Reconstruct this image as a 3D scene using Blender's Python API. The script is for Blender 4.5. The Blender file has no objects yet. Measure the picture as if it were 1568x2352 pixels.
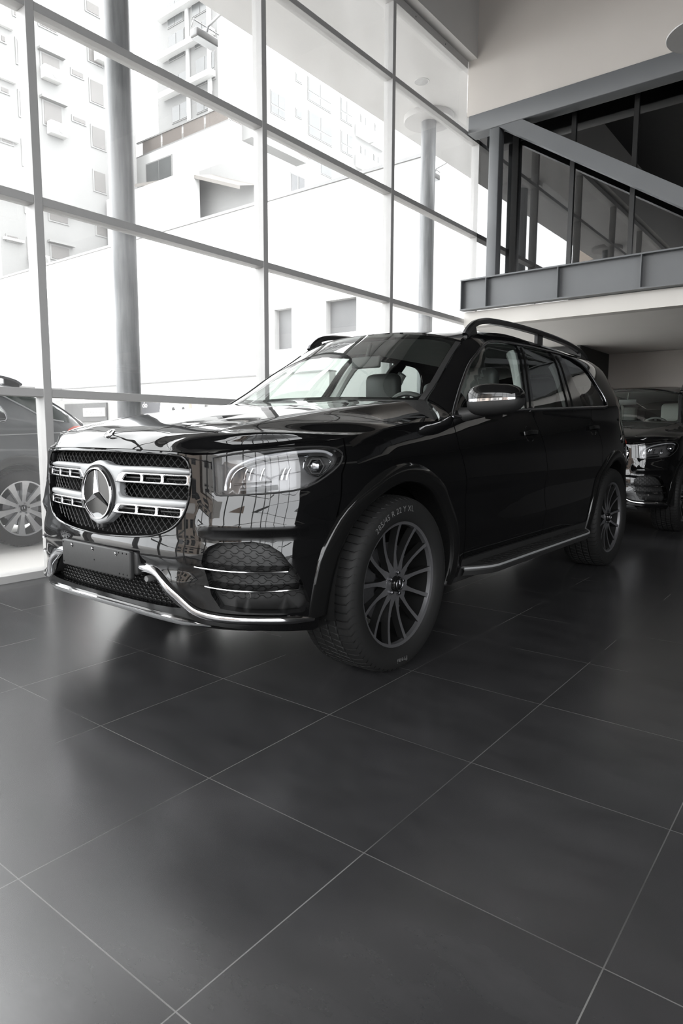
import bpy, math, random
import numpy as np
from mathutils import Vector, Matrix, geometry
random.seed(7)
sc = bpy.context.scene
C = sc.collection
# ------------------------------------------------------------------ camera
cam_d = bpy.data.cameras.new('camera')
cam_d.sensor_fit = 'HORIZONTAL'; cam_d.sensor_width = 36.0
cam_d.lens = 1519.94/1568*36.0
cam_d.clip_start = .05; cam_d.clip_end = 500
cam = bpy.data.objects.new('camera', cam_d); C.objects.link(cam)
_y, _p, _r = -.6614, .1205, .0037
_F = Vector((math.sin(_y)*math.cos(_p), math.cos(_y)*math.cos(_p), -math.sin(_p)))
_R = Vector((math.cos(_y), -math.sin(_y), 0)); _U = _R.cross(_F)
_R2 = _R*math.cos(_r)+_U*math.sin(_r); _U2 = -_R*math.sin(_r)+_U*math.cos(_r)
m = Matrix((_R2, _U2, -_F)).transposed().to_4x4(); m.translation = Vector((.943, -1.313, 1.096))
cam.matrix_world = m
sc.camera = cam
# ------------------------------------------------------------------ world (overcast sky) and exposure
w = bpy.data.worlds.new('overcast_sky'); sc.world = w; w.use_nodes = True
nt = w.node_tree; bg = nt.nodes['Background']
tc = nt.nodes.new('ShaderNodeTexCoord'); sx = nt.nodes.new('ShaderNodeSeparateXYZ')
cr = nt.nodes.new('ShaderNodeValToRGB')
nt.links.new(tc.outputs['Generated'], sx.inputs[0]); nt.links.new(sx.outputs['Z'], cr.inputs[0]); nt.links.new(cr.outputs[0], bg.inputs[0])
cr.color_ramp.elements[0].position = 0.0; cr.color_ramp.elements[0].color = (.80, .82, .84, 1)
cr.color_ramp.elements[1].position = 1.0; cr.color_ramp.elements[1].color = (1, 1, 1, 1)
bg.inputs[1].default_value = 4.6
sc.view_settings.view_transform = 'Standard'; sc.view_settings.look = 'None'
sc.view_settings.exposure = 1.1; sc.view_settings.gamma = 1; sc.view_settings.use_curve_mapping = False
sc.cycles.max_bounces = 10; sc.cycles.diffuse_bounces = 4; sc.cycles.glossy_bounces = 5
sc.cycles.transparent_max_bounces = 24; sc.cycles.transmission_bounces = 6
sc.cycles.caustics_reflective = False; sc.cycles.caustics_refractive = False
sc.cycles.sample_clamp_indirect = 6
def portal(name, loc, rot, sx_, sy_):
    l = bpy.data.lights.new(name, 'AREA'); l.shape = 'RECTANGLE'; l.size = sx_; l.size_y = sy_
    l.cycles.is_portal = True
    o = bpy.data.objects.new(name, l); C.objects.link(o); o.location = loc; o.rotation_euler = rot
portal('daylight_portal', (-4.0, 2.0, 3.15), (0, -math.pi/2, 0), 6.3, 16.0)
portal('daylight_portal', (3.0, -7.5, 3.4), (math.pi/2, 0, 0), 13.5, 6.8)
portal('daylight_portal', (9.3, -4.2, 3.4), (0, math.pi/2, 0), 6.8, 6.2)

# ------------------------------------------------------------------ helpers
def rgb(c): return (c[0], c[1], c[2], 1) if not isinstance(c, (int, float)) else (c, c, c, 1)
MATS = {}
def mat(name, col, rough=.5, metal=0, spec=.5, coat=0, noise=.0, nscale=8, emit=None, bump=0, rvar=0):
    """procedural principled material; colour broken up by noise"""
    if name in MATS: return MATS[name]
    m = bpy.data.materials.new(name); m.use_nodes = True; nt = m.node_tree; b = nt.nodes['Principled BSDF']
    b.inputs['Base Color'].default_value = rgb(col); b.inputs['Roughness'].default_value = rough
    b.inputs['Metallic'].default_value = metal; b.inputs['Specular IOR Level'].default_value = spec
    b.inputs['Coat Weight'].default_value = coat; b.inputs['Coat Roughness'].default_value = .015
    tc = nt.nodes.new('ShaderNodeTexCoord')
    n = nt.nodes.new('ShaderNodeTexNoise'); n.inputs['Scale'].default_value = nscale; n.inputs['Detail'].default_value = 6
    nt.links.new(tc.outputs['Object'], n.inputs['Vector'])
    if noise > 0:
        mx = nt.nodes.new('ShaderNodeMixRGB'); mx.blend_type = 'MIX'
        c = rgb(col); mx.inputs[1].default_value = tuple(v*(1-noise) for v in c[:3])+(1,); mx.inputs[2].default_value = tuple(min(1, v*(1+noise)) for v in c[:3])+(1,)
        nt.links.new(n.outputs['Fac'], mx.inputs[0]); nt.links.new(mx.outputs[0], b.inputs['Base Color'])
    if rvar > 0:
        mr = nt.nodes.new('ShaderNodeMapRange'); mr.inputs[3].default_value = rough-rvar; mr.inputs[4].default_value = rough+rvar
        nt.links.new(n.outputs['Fac'], mr.inputs[0]); nt.links.new(mr.outputs[0], b.inputs['Roughness'])
    if bump > 0:
        bp = nt.nodes.new('ShaderNodeBump'); bp.inputs['Strength'].default_value = bump; bp.inputs['Distance'].default_value = .01
        nt.links.new(n.outputs['Fac'], bp.inputs['Height']); nt.links.new(bp.outputs[0], b.inputs['Normal'])
    if emit:
        b.inputs['Emission Color'].default_value = rgb(emit[0]); b.inputs['Emission Strength'].default_value = emit[1]
    MATS[name] = m
    return m
def glassmat(name, tint, ior=1.5, gain=1.0, base=0.0, dust_haze=0, rough=0.0):
    """thin glass: tinted see-through plus Fresnel mirror reflection, optional dust film"""
    if name in MATS: return MATS[name]
    m = bpy.data.materials.new(name); m.use_nodes = True; nt = m.node_tree
    for n in list(nt.nodes): nt.nodes.remove(n)
    out = nt.nodes.new('ShaderNodeOutputMaterial'); tr = nt.nodes.new('ShaderNodeBsdfTransparent'); gl = nt.nodes.new('ShaderNodeBsdfGlossy')
    tr.inputs[0].default_value = rgb(tint); gl.inputs['Roughness'].default_value = rough; gl.inputs[0].default_value = (1, 1, 1, 1)
    lw = nt.nodes.new('ShaderNodeFresnel'); ge = nt.nodes.new('ShaderNodeNewGeometry'); rg = nt.nodes.new('ShaderNodeMapRange'); rg.inputs[3].default_value = ior; rg.inputs[4].default_value = 1/ior
    nt.links.new(ge.outputs['Backfacing'], rg.inputs[0]); nt.links.new(rg.outputs[0], lw.inputs[0])
    mt = nt.nodes.new('ShaderNodeMath'); mt.operation = 'MULTIPLY_ADD'; mt.inputs[1].default_value = gain; mt.inputs[2].default_value = base; mt.use_clamp = True
    nt.links.new(lw.outputs[0], mt.inputs[0])
    mx = nt.nodes.new('ShaderNodeMixShader'); nt.links.new(mt.outputs[0], mx.inputs[0]); nt.links.new(tr.outputs[0], mx.inputs[1]); nt.links.new(gl.outputs[0], mx.inputs[2])
    last = mx
    if dust_haze > 0:
        df = nt.nodes.new('ShaderNodeBsdfTranslucent'); df.inputs[0].default_value = (.92, .92, .92, 1)
        tc = nt.nodes.new('ShaderNodeTexCoord'); n = nt.nodes.new('ShaderNodeTexNoise'); n.inputs['Scale'].default_value = .9; n.inputs['Detail'].default_value = 4
        nt.links.new(tc.outputs['Object'], n.inputs['Vector'])
        mr = nt.nodes.new('ShaderNodeMapRange'); mr.inputs[1].default_value = .42; mr.inputs[2].default_value = .7; mr.inputs[3].default_value = dust_haze*.25; mr.inputs[4].default_value = dust_haze
        nt.links.new(n.outputs['Fac'], mr.inputs[0])
        m2 = nt.nodes.new('ShaderNodeMixShader'); nt.links.new(mr.outputs[0], m2.inputs[0]); nt.links.new(mx.outputs[0], m2.inputs[1]); nt.links.new(df.outputs[0], m2.inputs[2]); last = m2
    nt.links.new(last.outputs[0], out.inputs[0])
    MATS[name] = m
    return m
def tag(o, label=None, cat=None, group=None, kind=None):
    if label: o['label'] = label
    if cat: o['category'] = cat
    if group: o['group'] = group
    if kind: o['kind'] = kind
    return o
def empty(name, loc=(0, 0, 0), rz=0, label=None, cat=None, group=None):
    o = bpy.data.objects.new(name, None); C.objects.link(o); o.location = loc; o.rotation_euler = (0, 0, rz); o.empty_display_size = .1
    return tag(o, label, cat, group)
class MB:
    """collects shapes, then links them as one mesh object"""
    def __init__(s): s.v = []; s.f = []; s.mi = []
    def add(s, vs, fs, mi=0):
        k = len(s.v); s.v += [tuple(map(float, v)) for v in vs]; s.f += [tuple(i+k for i in f) for f in fs]; s.mi += [mi]*len(fs); return s
    def box(s, a, b, mi=0, bev=0):
        (x0, y0, z0), (x1, y1, z1) = a, b
        if bev > 0:
            # chamfered box
            vs = []; 
            bm = None
            import bmesh
            bm = bmesh.new(); bmesh.ops.create_cube(bm, size=1)
            for v in bm.verts: v.co = Vector(((x0+x1)/2+v.co.x*(x1-x0), (y0+y1)/2+v.co.y*(y1-y0), (z0+z1)/2+v.co.z*(z1-z0)))
            bmesh.ops.bevel(bm, geom=bm.edges[:], offset=bev, segments=3, affect='EDGES', profile=.5)
            bm.verts.index_update()
            s.add([v.co for v in bm.verts], [[v.index for v in f.verts] for f in bm.faces], mi); bm.free(); return s
        vs = [(x, y, z) for x in (x0, x1) for y in (y0, y1) for z in (z0, z1)]
        return s.add(vs, [(0, 1, 3, 2), (4, 6, 7, 5), (0, 4, 5, 1), (2, 3, 7, 6), (0, 2, 6, 4), (1, 5, 7, 3)], mi)
    def prism(s, poly, d0, d1, f, mi=0):
        """polygon (a,b) list extruded from d0 to d1; f(a,b,d)->xyz"""
        n = len(poly)
        vs = [f(a, b, d0) for a, b in poly]+[f(a, b, d1) for a, b in poly]
        fs = [tuple(range(n))[::-1], tuple(range(n, 2*n))]+[(i, (i+1) % n, n+(i+1) % n, n+i) for i in range(n)]
        return s.add(vs, fs, mi)
    def lathe(s, prof, n=48, f=None, mi=0, a0=0, a1=2*math.pi, close=False):
        """prof list of (r, h); f(r,h,ang)->xyz"""
        full = abs(a1-a0-2*math.pi) < 1e-6; m = n if full else n+1
        f = f or (lambda r, h, a: (r*math.cos(a), r*math.sin(a), h))
        vs = [f(r, h, a0+(a1-a0)*i/n) for i in range(m) for r, h in prof]; k = len(prof); fs = []
        for i in range(n):
            j = (i+1) % m
            for q in range(k if close else k-1):
                q2 = (q+1) % k
                fs.append((i*k+q, j*k+q, j*k+q2, i*k+q2))
        return s.add(vs, fs, mi)
    def tube(s, pts, r, n=8, mi=0, cap=True, up=(0, 0, 1), sec=None, closed=False):
        """sweep a round (radius r or list) or custom section sec[(a,b)] along pts"""
        P = [Vector(p) for p in pts]; N_ = len(P); rings = []
        for i, p in enumerate(P):
            if closed: t = P[(i+1) % N_]-P[i-1]
            else: t = P[min(i+1, N_-1)]-P[max(i-1, 0)]
            t.normalize(); u = Vector(up[i] if isinstance(up, list) else up); sd = t.cross(u)
            if sd.length < 1e-5: sd = t.cross(Vector((1, 0, .01)))
            sd.normalize(); uu = sd.cross(t)
            rr = r[i] if isinstance(r, (list, tuple)) else r
            S_ = sec if sec else [(math.cos(2*math.pi*k/n), math.sin(2*math.pi*k/n)) for k in range(n)]
            rings.append([p+sd*(a*rr)+uu*(b*rr) for a, b in S_])
        k = len(rings[0]); vs = [v for R in rings for v in R]; fs = []
        for i in range(N_ if closed else N_-1):
            j = (i+1) % N_
            for q in range(k): fs.append((i*k+q, i*k+(q+1) % k, j*k+(q+1) % k, j*k+q))
        if cap and not closed: fs += [tuple(range(k))[::-1], tuple((N_-1)*k+q for q in range(k))]
        return s.add(vs, fs, mi)
    def build(s, name, mats, parent=None, smooth=False, angle=35, loc=None, label=None):
        me = bpy.data.meshes.new(name); me.from_pydata(s.v, [], s.f); me.update()
        for m_ in (mats if isinstance(mats, (list, tuple)) else [mats]): me.materials.append(m_)
        me.polygons.foreach_set('material_index', s.mi)
        if smooth:
            me.polygons.foreach_set('use_smooth', [True]*len(me.polygons)); me.set_sharp_from_angle(angle=math.radians(angle))
        o = bpy.data.objects.new(name, me); C.objects.link(o)
        if loc: o.location = loc
        if parent: o.parent = parent
        if label: o['label'] = label
        return o

def copy_tree(o, parent=None):
    c = o.copy(); C.objects.link(c)
    if parent: c.parent = parent
    for ch in [q for q in list(C.objects) if q.parent == o]: copy_tree(ch, c)
    return c
# ---- 2D helpers
def pip(px, py, poly):
    px = np.asarray(px); py = np.asarray(py); ins = np.zeros(px.shape, bool); P = np.asarray(poly); n = len(P); j = n-1
    for i in range(n):
        xi, yi = P[i]; xj, yj = P[j]
        if yi != yj: ins ^= ((yi > py) != (yj > py)) & (px < (xj-xi)*(py-yi)/(yj-yi)+xi)
        j = i
    return ins
def bdist(px, py, polys):
    d = np.full(np.shape(px), 1e9)
    for P in polys:
        P = np.asarray(P)
        for i in range(len(P)):
            a = P[i]; b = P[(i+1) % len(P)]; ab = b-a; L2 = ab@ab+1e-18
            u = np.clip(((px-a[0])*ab[0]+(py-a[1])*ab[1])/L2, 0, 1)
            d = np.minimum(d, np.hypot(px-a[0]-u*ab[0], py-a[1]-u*ab[1]))
    return d
def resamp(P, h):
    out = []; n = len(P)
    for i in range(n):
        a = np.array(P[i], float); b = np.array(P[(i+1) % n], float); k = max(1, int(math.ceil(np.linalg.norm(b-a)/h)))
        out += [tuple(a+(b-a)*q/k) for q in range(k)]
    return out
def area(P): return .5*sum(P[i][0]*P[(i+1) % len(P)][1]-P[(i+1) % len(P)][0]*P[i][1] for i in range(len(P)))
def inset(P, d):
    """move every vertex inwards by d (polygon of any winding)"""
    n = len(P); s = 1 if area(P) > 0 else -1; out = []
    for i in range(n):
        a, b, c = np.array(P[i-1]), np.array(P[i]), np.array(P[(i+1) % n])
        e1 = b-a; e2 = c-b; e1 = e1/(np.linalg.norm(e1)+1e-12); e2 = e2/(np.linalg.norm(e2)+1e-12)
        n1 = np.array([-e1[1], e1[0]])*s; n2 = np.array([-e2[1], e2[0]])*s; v = n1+n2; l = v@v
        v = v/(l+1e-9)*2 if l > .3 else n1
        out.append(tuple(b+v*d))
    return out
def rnd(P, k=3, closed=True):
    """Chaikin-like rounding"""
    for _ in range(k):
        n = len(P); Q = []
        for i in range(n if closed else n-1):
            a = np.array(P[i]); b = np.array(P[(i+1) % n]); Q += [tuple(.75*a+.25*b), tuple(.25*a+.75*b)]
        if not closed: Q = [P[0]]+Q+[P[-1]]
        P = Q
    return P
def rc(P, r, k=4):
    """round the corners of a closed polygon with radius about r"""
    n = len(P); Q = []
    for i in range(n):
        a, b, c = np.array(P[i-1], float), np.array(P[i], float), np.array(P[(i+1) % n], float)
        l1, l2 = np.linalg.norm(a-b), np.linalg.norm(c-b); d = min(r, l1*.45, l2*.45); p0 = b+(a-b)/l1*d; p2 = b+(c-b)/l2*d
        Q += [tuple((1-u)**2*p0+2*u*(1-u)*b+u*u*p2) for u in [q/k for q in range(k+1)]]
    return Q
def catm(P, k=6, closed=False):
    """Catmull-Rom through points"""
    P = [np.array(p, float) for p in P]; n = len(P); out = []
    for i in range(n if closed else n-1):
        g = (lambda q: P[q % n]) if closed else (lambda q: P[min(max(q, 0), n-1)])
        p0, p1, p2, p3 = g(i-1), g(i), g(i+1), g(i+2)
        for q in range(k):
            u = q/k; out.append(.5*((2*p1)+(-p0+p2)*u+(2*p0-5*p1+4*p2-p3)*u*u+(-p0+3*p1-3*p2+p3)*u**3))
    if not closed: out.append(P[-1])
    return [tuple(p) for p in out]
def panel(name, outer, holes, f, mats, parent, h=.03, gap=.002, rim=.014, off=0, puff=0, pw=.012, cust=True, eh=None, label=None, flip=False, rimhole=None):
    """trimmed surface panel. outer/holes polygons in the parameter plane, f(u,v)->xyz arrays, folded edge of depth rim"""
    eh = eh or h*.6
    out = resamp(inset(outer, gap) if gap else outer, eh); hs = [resamp(q, eh) for q in holes]
    A = np.array(out); x0, y0 = A.min(0); x1, y1 = A.max(0)
    gx, gy = np.meshgrid(np.arange(x0+h/2, x1, h), np.arange(y0+h/2, y1, h)); gx = gx.ravel().copy(); gy = gy.ravel()
    gx = gx+.25*h*((np.arange(len(gx)) % 2)-.5)*0
    ok = pip(gx, gy, out)
    for q in hs: ok &= ~pip(gx, gy, q)
    gx, gy = gx[ok], gy[ok]
    ok = bdist(gx, gy, [out]+hs) > .45*h; gx, gy = gx[ok], gy[ok]
    extra = []
    if puff:   # rings of vertices near the border for the rounded edge
        for poly, s in [(out, 1)]+[(q, -1) for q in hs]:
            for dd in (.25, .6, 1.0): extra += inset(poly, s*pw*dd)
        E_ = np.array(extra); ok = pip(E_[:, 0], E_[:, 1], out)
        for q in hs: ok &= ~pip(E_[:, 0], E_[:, 1], q)
        ok &= bdist(E_[:, 0], E_[:, 1], [out]+hs) > pw*.15; extra = [tuple(e) for e in E_[ok]]
    V = []; E = []; loops = []
    for q in [out]+hs:
        k = len(V); n = len(q); V += q; E += [(k+i, k+(i+1) % n) for i in range(n)]; loops.append(list(range(k, k+n)))
    nb = len(V)
    V += extra+list(zip(gx.tolist(), gy.tolist()))
    r = geometry.delaunay_2d_cdt([Vector((float(a), float(b))) for a, b in V], E, [], 0, 1e-7)
    P = np.array([tuple(v) for v in r[0]]); F = np.array([tuple(t) for t in r[2]])
    cc = P[F].mean(1); ok = pip(cc[:, 0], cc[:, 1], out)
    for q in hs: ok &= ~pip(cc[:, 0], cc[:, 1], q)
    F = F[ok]
    u, v = P[:, 0], P[:, 1]; e = 1.5e-3
    Q = f(u, v); a = f(u+e, v)-f(u-e, v); b = f(u, v+e)-f(u, v-e); Nn = np.cross(a, b); Nn /= np.linalg.norm(Nn, axis=1, keepdims=True)+1e-12
    if flip: Nn = -Nn
    o_ = np.full(len(P), float(off))
    if puff:
        d = bdist(u, v, [out]+hs); t = np.clip(1-d/pw, 0, 1); o_ = o_+puff*(np.sqrt(np.maximum(1-t*t, 0))-1)
    Q = Q+Nn*o_[:, None]
    # orientation: face winding must agree with Nn
    fa = np.cross(Q[F[:, 1]]-Q[F[:, 0]], Q[F[:, 2]]-Q[F[:, 0]]); s = (fa*Nn[F[:, 0]]).sum(1)
    F = np.where((s < 0)[:, None], F[:, ::-1], F)
    verts = [tuple(q) for q in Q]; faces = [tuple(int(i) for i in t) for t in F]; normals = [tuple(n) for n in Nn]
    nf = len(faces)
    if rim:
        # boundary edges of the triangle set
        cnt = {}
        for t in faces:
            for i in range(3):
                cnt[(t[i], t[(i+1) % 3])] = 1
        bd = [k for k in cnt if (k[1], k[0]) not in cnt]; mp = {}
        for a_, b_ in bd:
            for q in (a_, b_):
                if q not in mp:
                    mp[q] = len(verts); verts.append(verts[q]); verts.append(tuple(np.array(verts[q])-Nn[q]*rim)); normals += [(0, 0, 1)]*2
            ia, ib = mp[a_], mp[b_]; faces.append((ib, ia, ia+1, ib+1))
    me = bpy.data.meshes.new(name); me.from_pydata(verts, [], faces); me.update()
    me.polygons.foreach_set('use_smooth', [i < nf for i in range(len(faces))])
    for m_ in (mats if isinstance(mats, (list, tuple)) else [mats]): me.materials.append(m_)
    if cust and not puff:
        ln = np.zeros((len(me.loops), 3)); li = 0
        for p in me.polygons:
            for k_ in p.loop_indices:
                ln[k_] = normals[me.loops[k_].vertex_index] if p.index < nf else p.normal
        me.normals_split_custom_set([tuple(x) for x in ln])
    o = bpy.data.objects.new(name, me); C.objects.link(o)
    if parent: o.parent = parent
    if label: o['label'] = label
    return o
def sp(x,xs,ys):
    """smooth monotone cubic (PCHIP) interpolation"""
    xs=np.asarray(xs,float);ys=np.asarray(ys,float);x=np.asarray(x,float)
    h=np.diff(xs);d=np.diff(ys)/h;m=np.zeros_like(xs)
    m[0]=d[0];m[-1]=d[-1]
    for i in range(1,len(xs)-1):
        if d[i-1]*d[i]>0:
            w1=2*h[i]+h[i-1];w2=h[i]+2*h[i-1];m[i]=(w1+w2)/(w1/d[i-1]+w2/d[i])
    i=np.clip(np.searchsorted(xs,x)-1,0,len(xs)-2)
    xc=np.clip(x,xs[0],xs[-1]);u=(xc-xs[i])/h[i]
    r=(2*u**3-3*u**2+1)*ys[i]+(u**3-2*u**2+u)*h[i]*m[i]+(-2*u**3+3*u**2)*ys[i+1]+(u**3-u**2)*h[i]*m[i+1]
    return r
W0,D0,N0=.96,.92,2.8
_a=np.linspace(0,np.pi/2,4001);_ux=np.sin(_a);_uy=-np.cos(_a)
_r=(np.abs(_ux)**N0+np.abs(_uy)**N0)**(-1/N0)
_px=W0*_r*_ux;_py=D0*_r*_uy
_s=np.r_[0,np.cumsum(np.hypot(np.diff(_px),np.diff(_py)))]
T1=_s[-1]
YR=2.9;T2=T1+YR
DR0=1.36
_qx=W0*_r*_ux;_qy=DR0*_r*_uy;_s2=np.r_[0,np.cumsum(np.hypot(np.diff(_qx),np.diff(_qy)))];T3=T2+_s2[-1]
ZY=[.20,.28,.33,.37,.43,.5,.56,.60,.64,.68,.75,.85,.95,1.01,1.06,1.15,1.3]
VY=[.86,.89,.905,.912,.915,.918,.925,.936,.935,.926,.918,.912,.906,.902,.89,.84,.74]
def Lz(z): return sp(z,[.2,.28,.33,.4,.48,.6,.75,.85,.95,1.03,1.2],[.84,.885,.905,.925,.94,.95,.946,.962,.959,.947,.907])
SHP=dict(zb=[.99,1.02,1.07,1.16,1.19,1.22,1.29,1.33],za=[1.10,1.17,1.257,1.38,1.465,1.57,1.63,1.68,1.712,1.735,1.722,1.72,1.685,1.65,1.60,1.54])
ZAY=[-.2,.2,.47,.685,.81,.985,1.08,1.2,1.4,2,3,3.3,3.65,3.85,4.1,4.3]
def zb(y): return sp(y,[-.9,-.6,-.2,.4,.6,1.4,3,4.3],SHP['zb'])
def zA(y): return sp(y,ZAY,SHP['za'])
def Xe(y): return sp(y,[.2,.47,.8,1.08,1.4,2,3,4.2],[.80,.765,.70,.645,.635,.635,.625,.58])
def roll(s): return sp(s,[-.2,-.1,-.04,0,.05,.2,.4,.46,.52,.6],[0,0,-.001,-.003,-.017,-.074,-.157,-.197,-.242,-.312])
def Wyz(y,z):
    b=zb(y);s=z-b
    
    k=np.where(s>0,s*(.5/(1.70-b)),s)
    x=Lz(z)+roll(k)
    # A pillar / roof edge fall-in
    e=zA(y);d=e-z
    xe=Lz(e)+roll((e-b)*(.5/(1.70-b)))
    dl=np.maximum(xe-Xe(y),0)
    w=np.clip(1-d/sp(y,[.2,.47,.9,1.3,4],[.05,.11,.15,.085,.085]),0,1.3)
    on=np.clip((y-.22)/.25,0,1)
    x=x-dl*w**2*on
    q=sp(y,[-.5,0,.5,1,2,2.6,3.1,3.6,4.3],[1.0,1.0,.995,.988,.988,.993,1.0,.99,.975])
    return x*q
def S(t,z):
    t=np.asarray(t,float);z=np.asarray(z,float);t,z=np.broadcast_arrays(t,z)
    sg=np.sign(t);sg=np.where(sg==0,1,sg);t=np.abs(t)
    X=np.zeros(t.shape);Y=np.zeros(t.shape)
    yf=sp(z,ZY,VY);n=sp(z,[.25,.4,.6,.85,1.05,1.2],[3.8,3.6,3.25,3.05,2.95,2.8])
    m=t<T1
    a=np.interp(t,_s,_a);ux=np.sin(a);uy=-np.cos(a)
    r=(np.abs(ux)**n+np.abs(uy)**n)**(-1/n)
    yy=yf*r*uy
    Wf=Wyz(np.clip(yy,-.45,0),z)
    X=np.where(m,Wf*r*ux,X);Y=np.where(m,yy,Y)
    m2=(t>=T1)&(t<T2);yy=t-T1
    X=np.where(m2,Wyz(yy,z),X);Y=np.where(m2,yy,Y)
    m3=t>=T2
    a=np.interp(t-T2,_s2,_a[::-1]*0+_a);a2=np.pi/2-a  # start at side
    ux=np.cos(a);uy=np.sin(a)
    # arc table for this direction
    a=np.interp(_s2[-1]-(t-T2),_s2,_a);ux=np.sin(a);uy=np.cos(a)
    n3=3.0
    r=(np.abs(ux)**n3+np.abs(uy)**n3)**(-1/n3)
    DR=sp(z,[.3,.5,.8,1.1,1.3,1.6,1.75],[1.28,1.36,1.36,1.34,1.28,1.12,1.02])
    yy=YR+DR*r*uy
    X=np.where(m3,Wyz(np.minimum(yy,4.2),z)*r*ux,X);Y=np.where(m3,yy,Y)
    # front sculpting: bumper
    return np.stack([sg*X,Y,z+0*X],-1)
def N(t,z,h=2e-3):
    a=S(t+h,z)-S(t-h,z);b=S(t,z+h)-S(t,z-h);n=np.cross(a,b)
    n/=np.linalg.norm(n,axis=-1,keepdims=True)+1e-12
    return n
# ------------------------------------------------------------------ materials
M = {}
def setup_mats():
    M['paint'] = mat('black_car_paint', (.003, .003, .0032), .3, spec=.0, coat=1.0, noise=.15, nscale=300)
    M['gloss'] = mat('gloss_black_plastic', .005, .08, spec=.4, coat=0, noise=.1, nscale=60)
    M['matte'] = mat('matte_black_plastic', .012, .55, noise=.2, nscale=90, rvar=.08)
    M['void'] = mat('unlit_black_lining', .004, .9, spec=.1, noise=.2)
    M['chrome'] = mat('polished_chrome', (.50, .50, .51), .08, 1, noise=.03)
    M['dchrome'] = mat('dark_satin_chrome', (.22, .22, .23), .25, 1, noise=.05)
    M['silver'] = mat('satin_silver_paint', (.30, .305, .31), .42, .35, noise=.04, nscale=400)
    M['rubber'] = mat('tyre_rubber', .008, .66, spec=.25, noise=.3, nscale=120, rvar=.1)
    M['rubtext'] = mat('tyre_lettering', .10, .6, noise=.2)
    M['rimface'] = mat('machined_rim_face', (.24, .24, .25), .38, .85, noise=.08, nscale=200)
    M['rimdark'] = mat('dark_rim_pocket', .006, .4, spec=.3, noise=.1)
    M['disc'] = mat('brake_disc_steel', (.25, .25, .26), .4, 1, noise=.15, nscale=60)
    M['net'] = mat('grille_net_plastic', .02, .38, noise=.15, nscale=60)
    M['ws'] = glassmat('windscreen_glass', (.86, .91, .88), 1.5, 1.0, .02)
    M['sideglass'] = glassmat('tinted_side_glass', (.72, .77, .745), 1.5, 1.0, .02)
    M['privacy'] = glassmat('privacy_rear_glass', (.48, .51, .50), 1.5, 1.0, .02)
    M['lens'] = glassmat('headlight_lens', (.96, .96, .97), 1.5, .85, .0)
    M['seat'] = mat('dark_leather', .035, .5, noise=.2, nscale=60, bump=.1)
    M['lightseat'] = mat('grey_leather', (.20, .20, .19), .5, noise=.15, nscale=60, bump=.1)
    M['lining'] = mat('pale_roof_lining', (.55, .56, .55), .8, noise=.1)
    M['drl'] = mat('frosted_light_guide', (.55, .56, .58), .18, .5, noise=.05)
    M['reflector'] = mat('lamp_reflector', (.35, .36, .37), .12, 1, noise=.05)
    M['lampdark'] = mat('lamp_bowl_plastic', .07, .25, coat=.5, noise=.2)
    M['star'] = mat('bright_star_chrome', (.85, .85, .86), .12, 1, noise=.03)
    M['red'] = mat('red_lamp_plastic', (.75, .07, .03), .15, coat=1, noise=.15, nscale=40)
    M['grey'] = mat('grey_car_paint', (.115, .12, .125), .28, .35, coat=1.0, noise=.08, nscale=300)
    M['alloy'] = mat('silver_alloy', (.50, .50, .51), .32, .8, noise=.06)
setup_mats()
def Sm(sg):
    """wrap surface for one side; sg=+1 near side (driver's), -1 other side"""
    return lambda t, z: S(np.asarray(t)*sg, z)
def circ_t(cy, cz, r, a0, a1, n):
    return [(T1+cy+r*math.cos(a0+(a1-a0)*i/n), cz+r*math.sin(a0+(a1-a0)*i/n)) for i in range(n+1)]
HZ = .405; WB = 3.135; AR = .505
# outlines on the wrap surface, (t, z) in metres: t runs from the front centre line round the corner and back
HOODL = [(0, 1.024), (.25, 1.023), (.458, 1.017), (.54, 1.006), (.62, 1.010), (.72, 1.024), (.857, 1.042), (1.0, 1.052), (1.073, 1.057), (1.2, 1.076), (1.354, 1.10), (1.628, 1.136), (1.926, 1.152)]
HOODC = [(1.955, 1.160), (2.0, 1.20), (2.035, 1.247)]
HL = [(.622, .996), (.72, 1.014), (.857, 1.030), (1.0, 1.038), (1.09, 1.036), (1.140, 1.022), (1.152, 1.000), (1.129, .965), (1.064, .921), (.981, .882), (.878, .866), (.748, .857), (.655, .852), (.632, .862), (.628, .891)]
GR = [(0, 1.012), (.30, 1.010), (.455, 1.004), (.505, .990), (.528, .95), (.528, .90), (.52, .82), (.50, .762), (.458, .72), (.40, .694), (.332, .678), (.198, .665), (0, .657)]
VENT = [(.597, .592), (.604, .630), (.625, .658), (.659, .674), (.789, .680), (.850, .668), (.900, .635), (.95, .562), (.985, .489), (1.016, .42), (1.010, .398), (.985, .389), (.758, .405), (.668, .418), (.630, .47)]
LI = [(0, .535), (.20, .533), (.30, .537), (.345, .528), (.385, .498), (.43, .447), (.475, .415), (.50, .404), (.45, .400), (.2, .397), (0, .396)]
DLO = [(2.075, 1.172), (2.159, 1.237), (2.368, 1.386), (2.50, 1.472), (2.62, 1.545), (2.72, 1.600), (2.82, 1.634), (2.96, 1.655), (3.2, 1.670), (3.5, 1.682), (3.9, 1.686), (4.15, 1.682), (4.30, 1.665), (4.42, 1.622), (4.50, 1.56), (4.56, 1.48), (4.60, 1.41), (4.612, 1.355), (4.60, 1.320), (4.55, 1.302), (4.299, 1.290), (3.72, 1.266), (3.072, 1.238), (2.5, 1.208), (2.16, 1.178)]
def mir(P): return [(-a, b) for a, b in P]
def sym(P): return P+mir(P)[::-1][1:] if abs(P[-1][0]) < 1e-6 else P+mir(P)[::-1]
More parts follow.
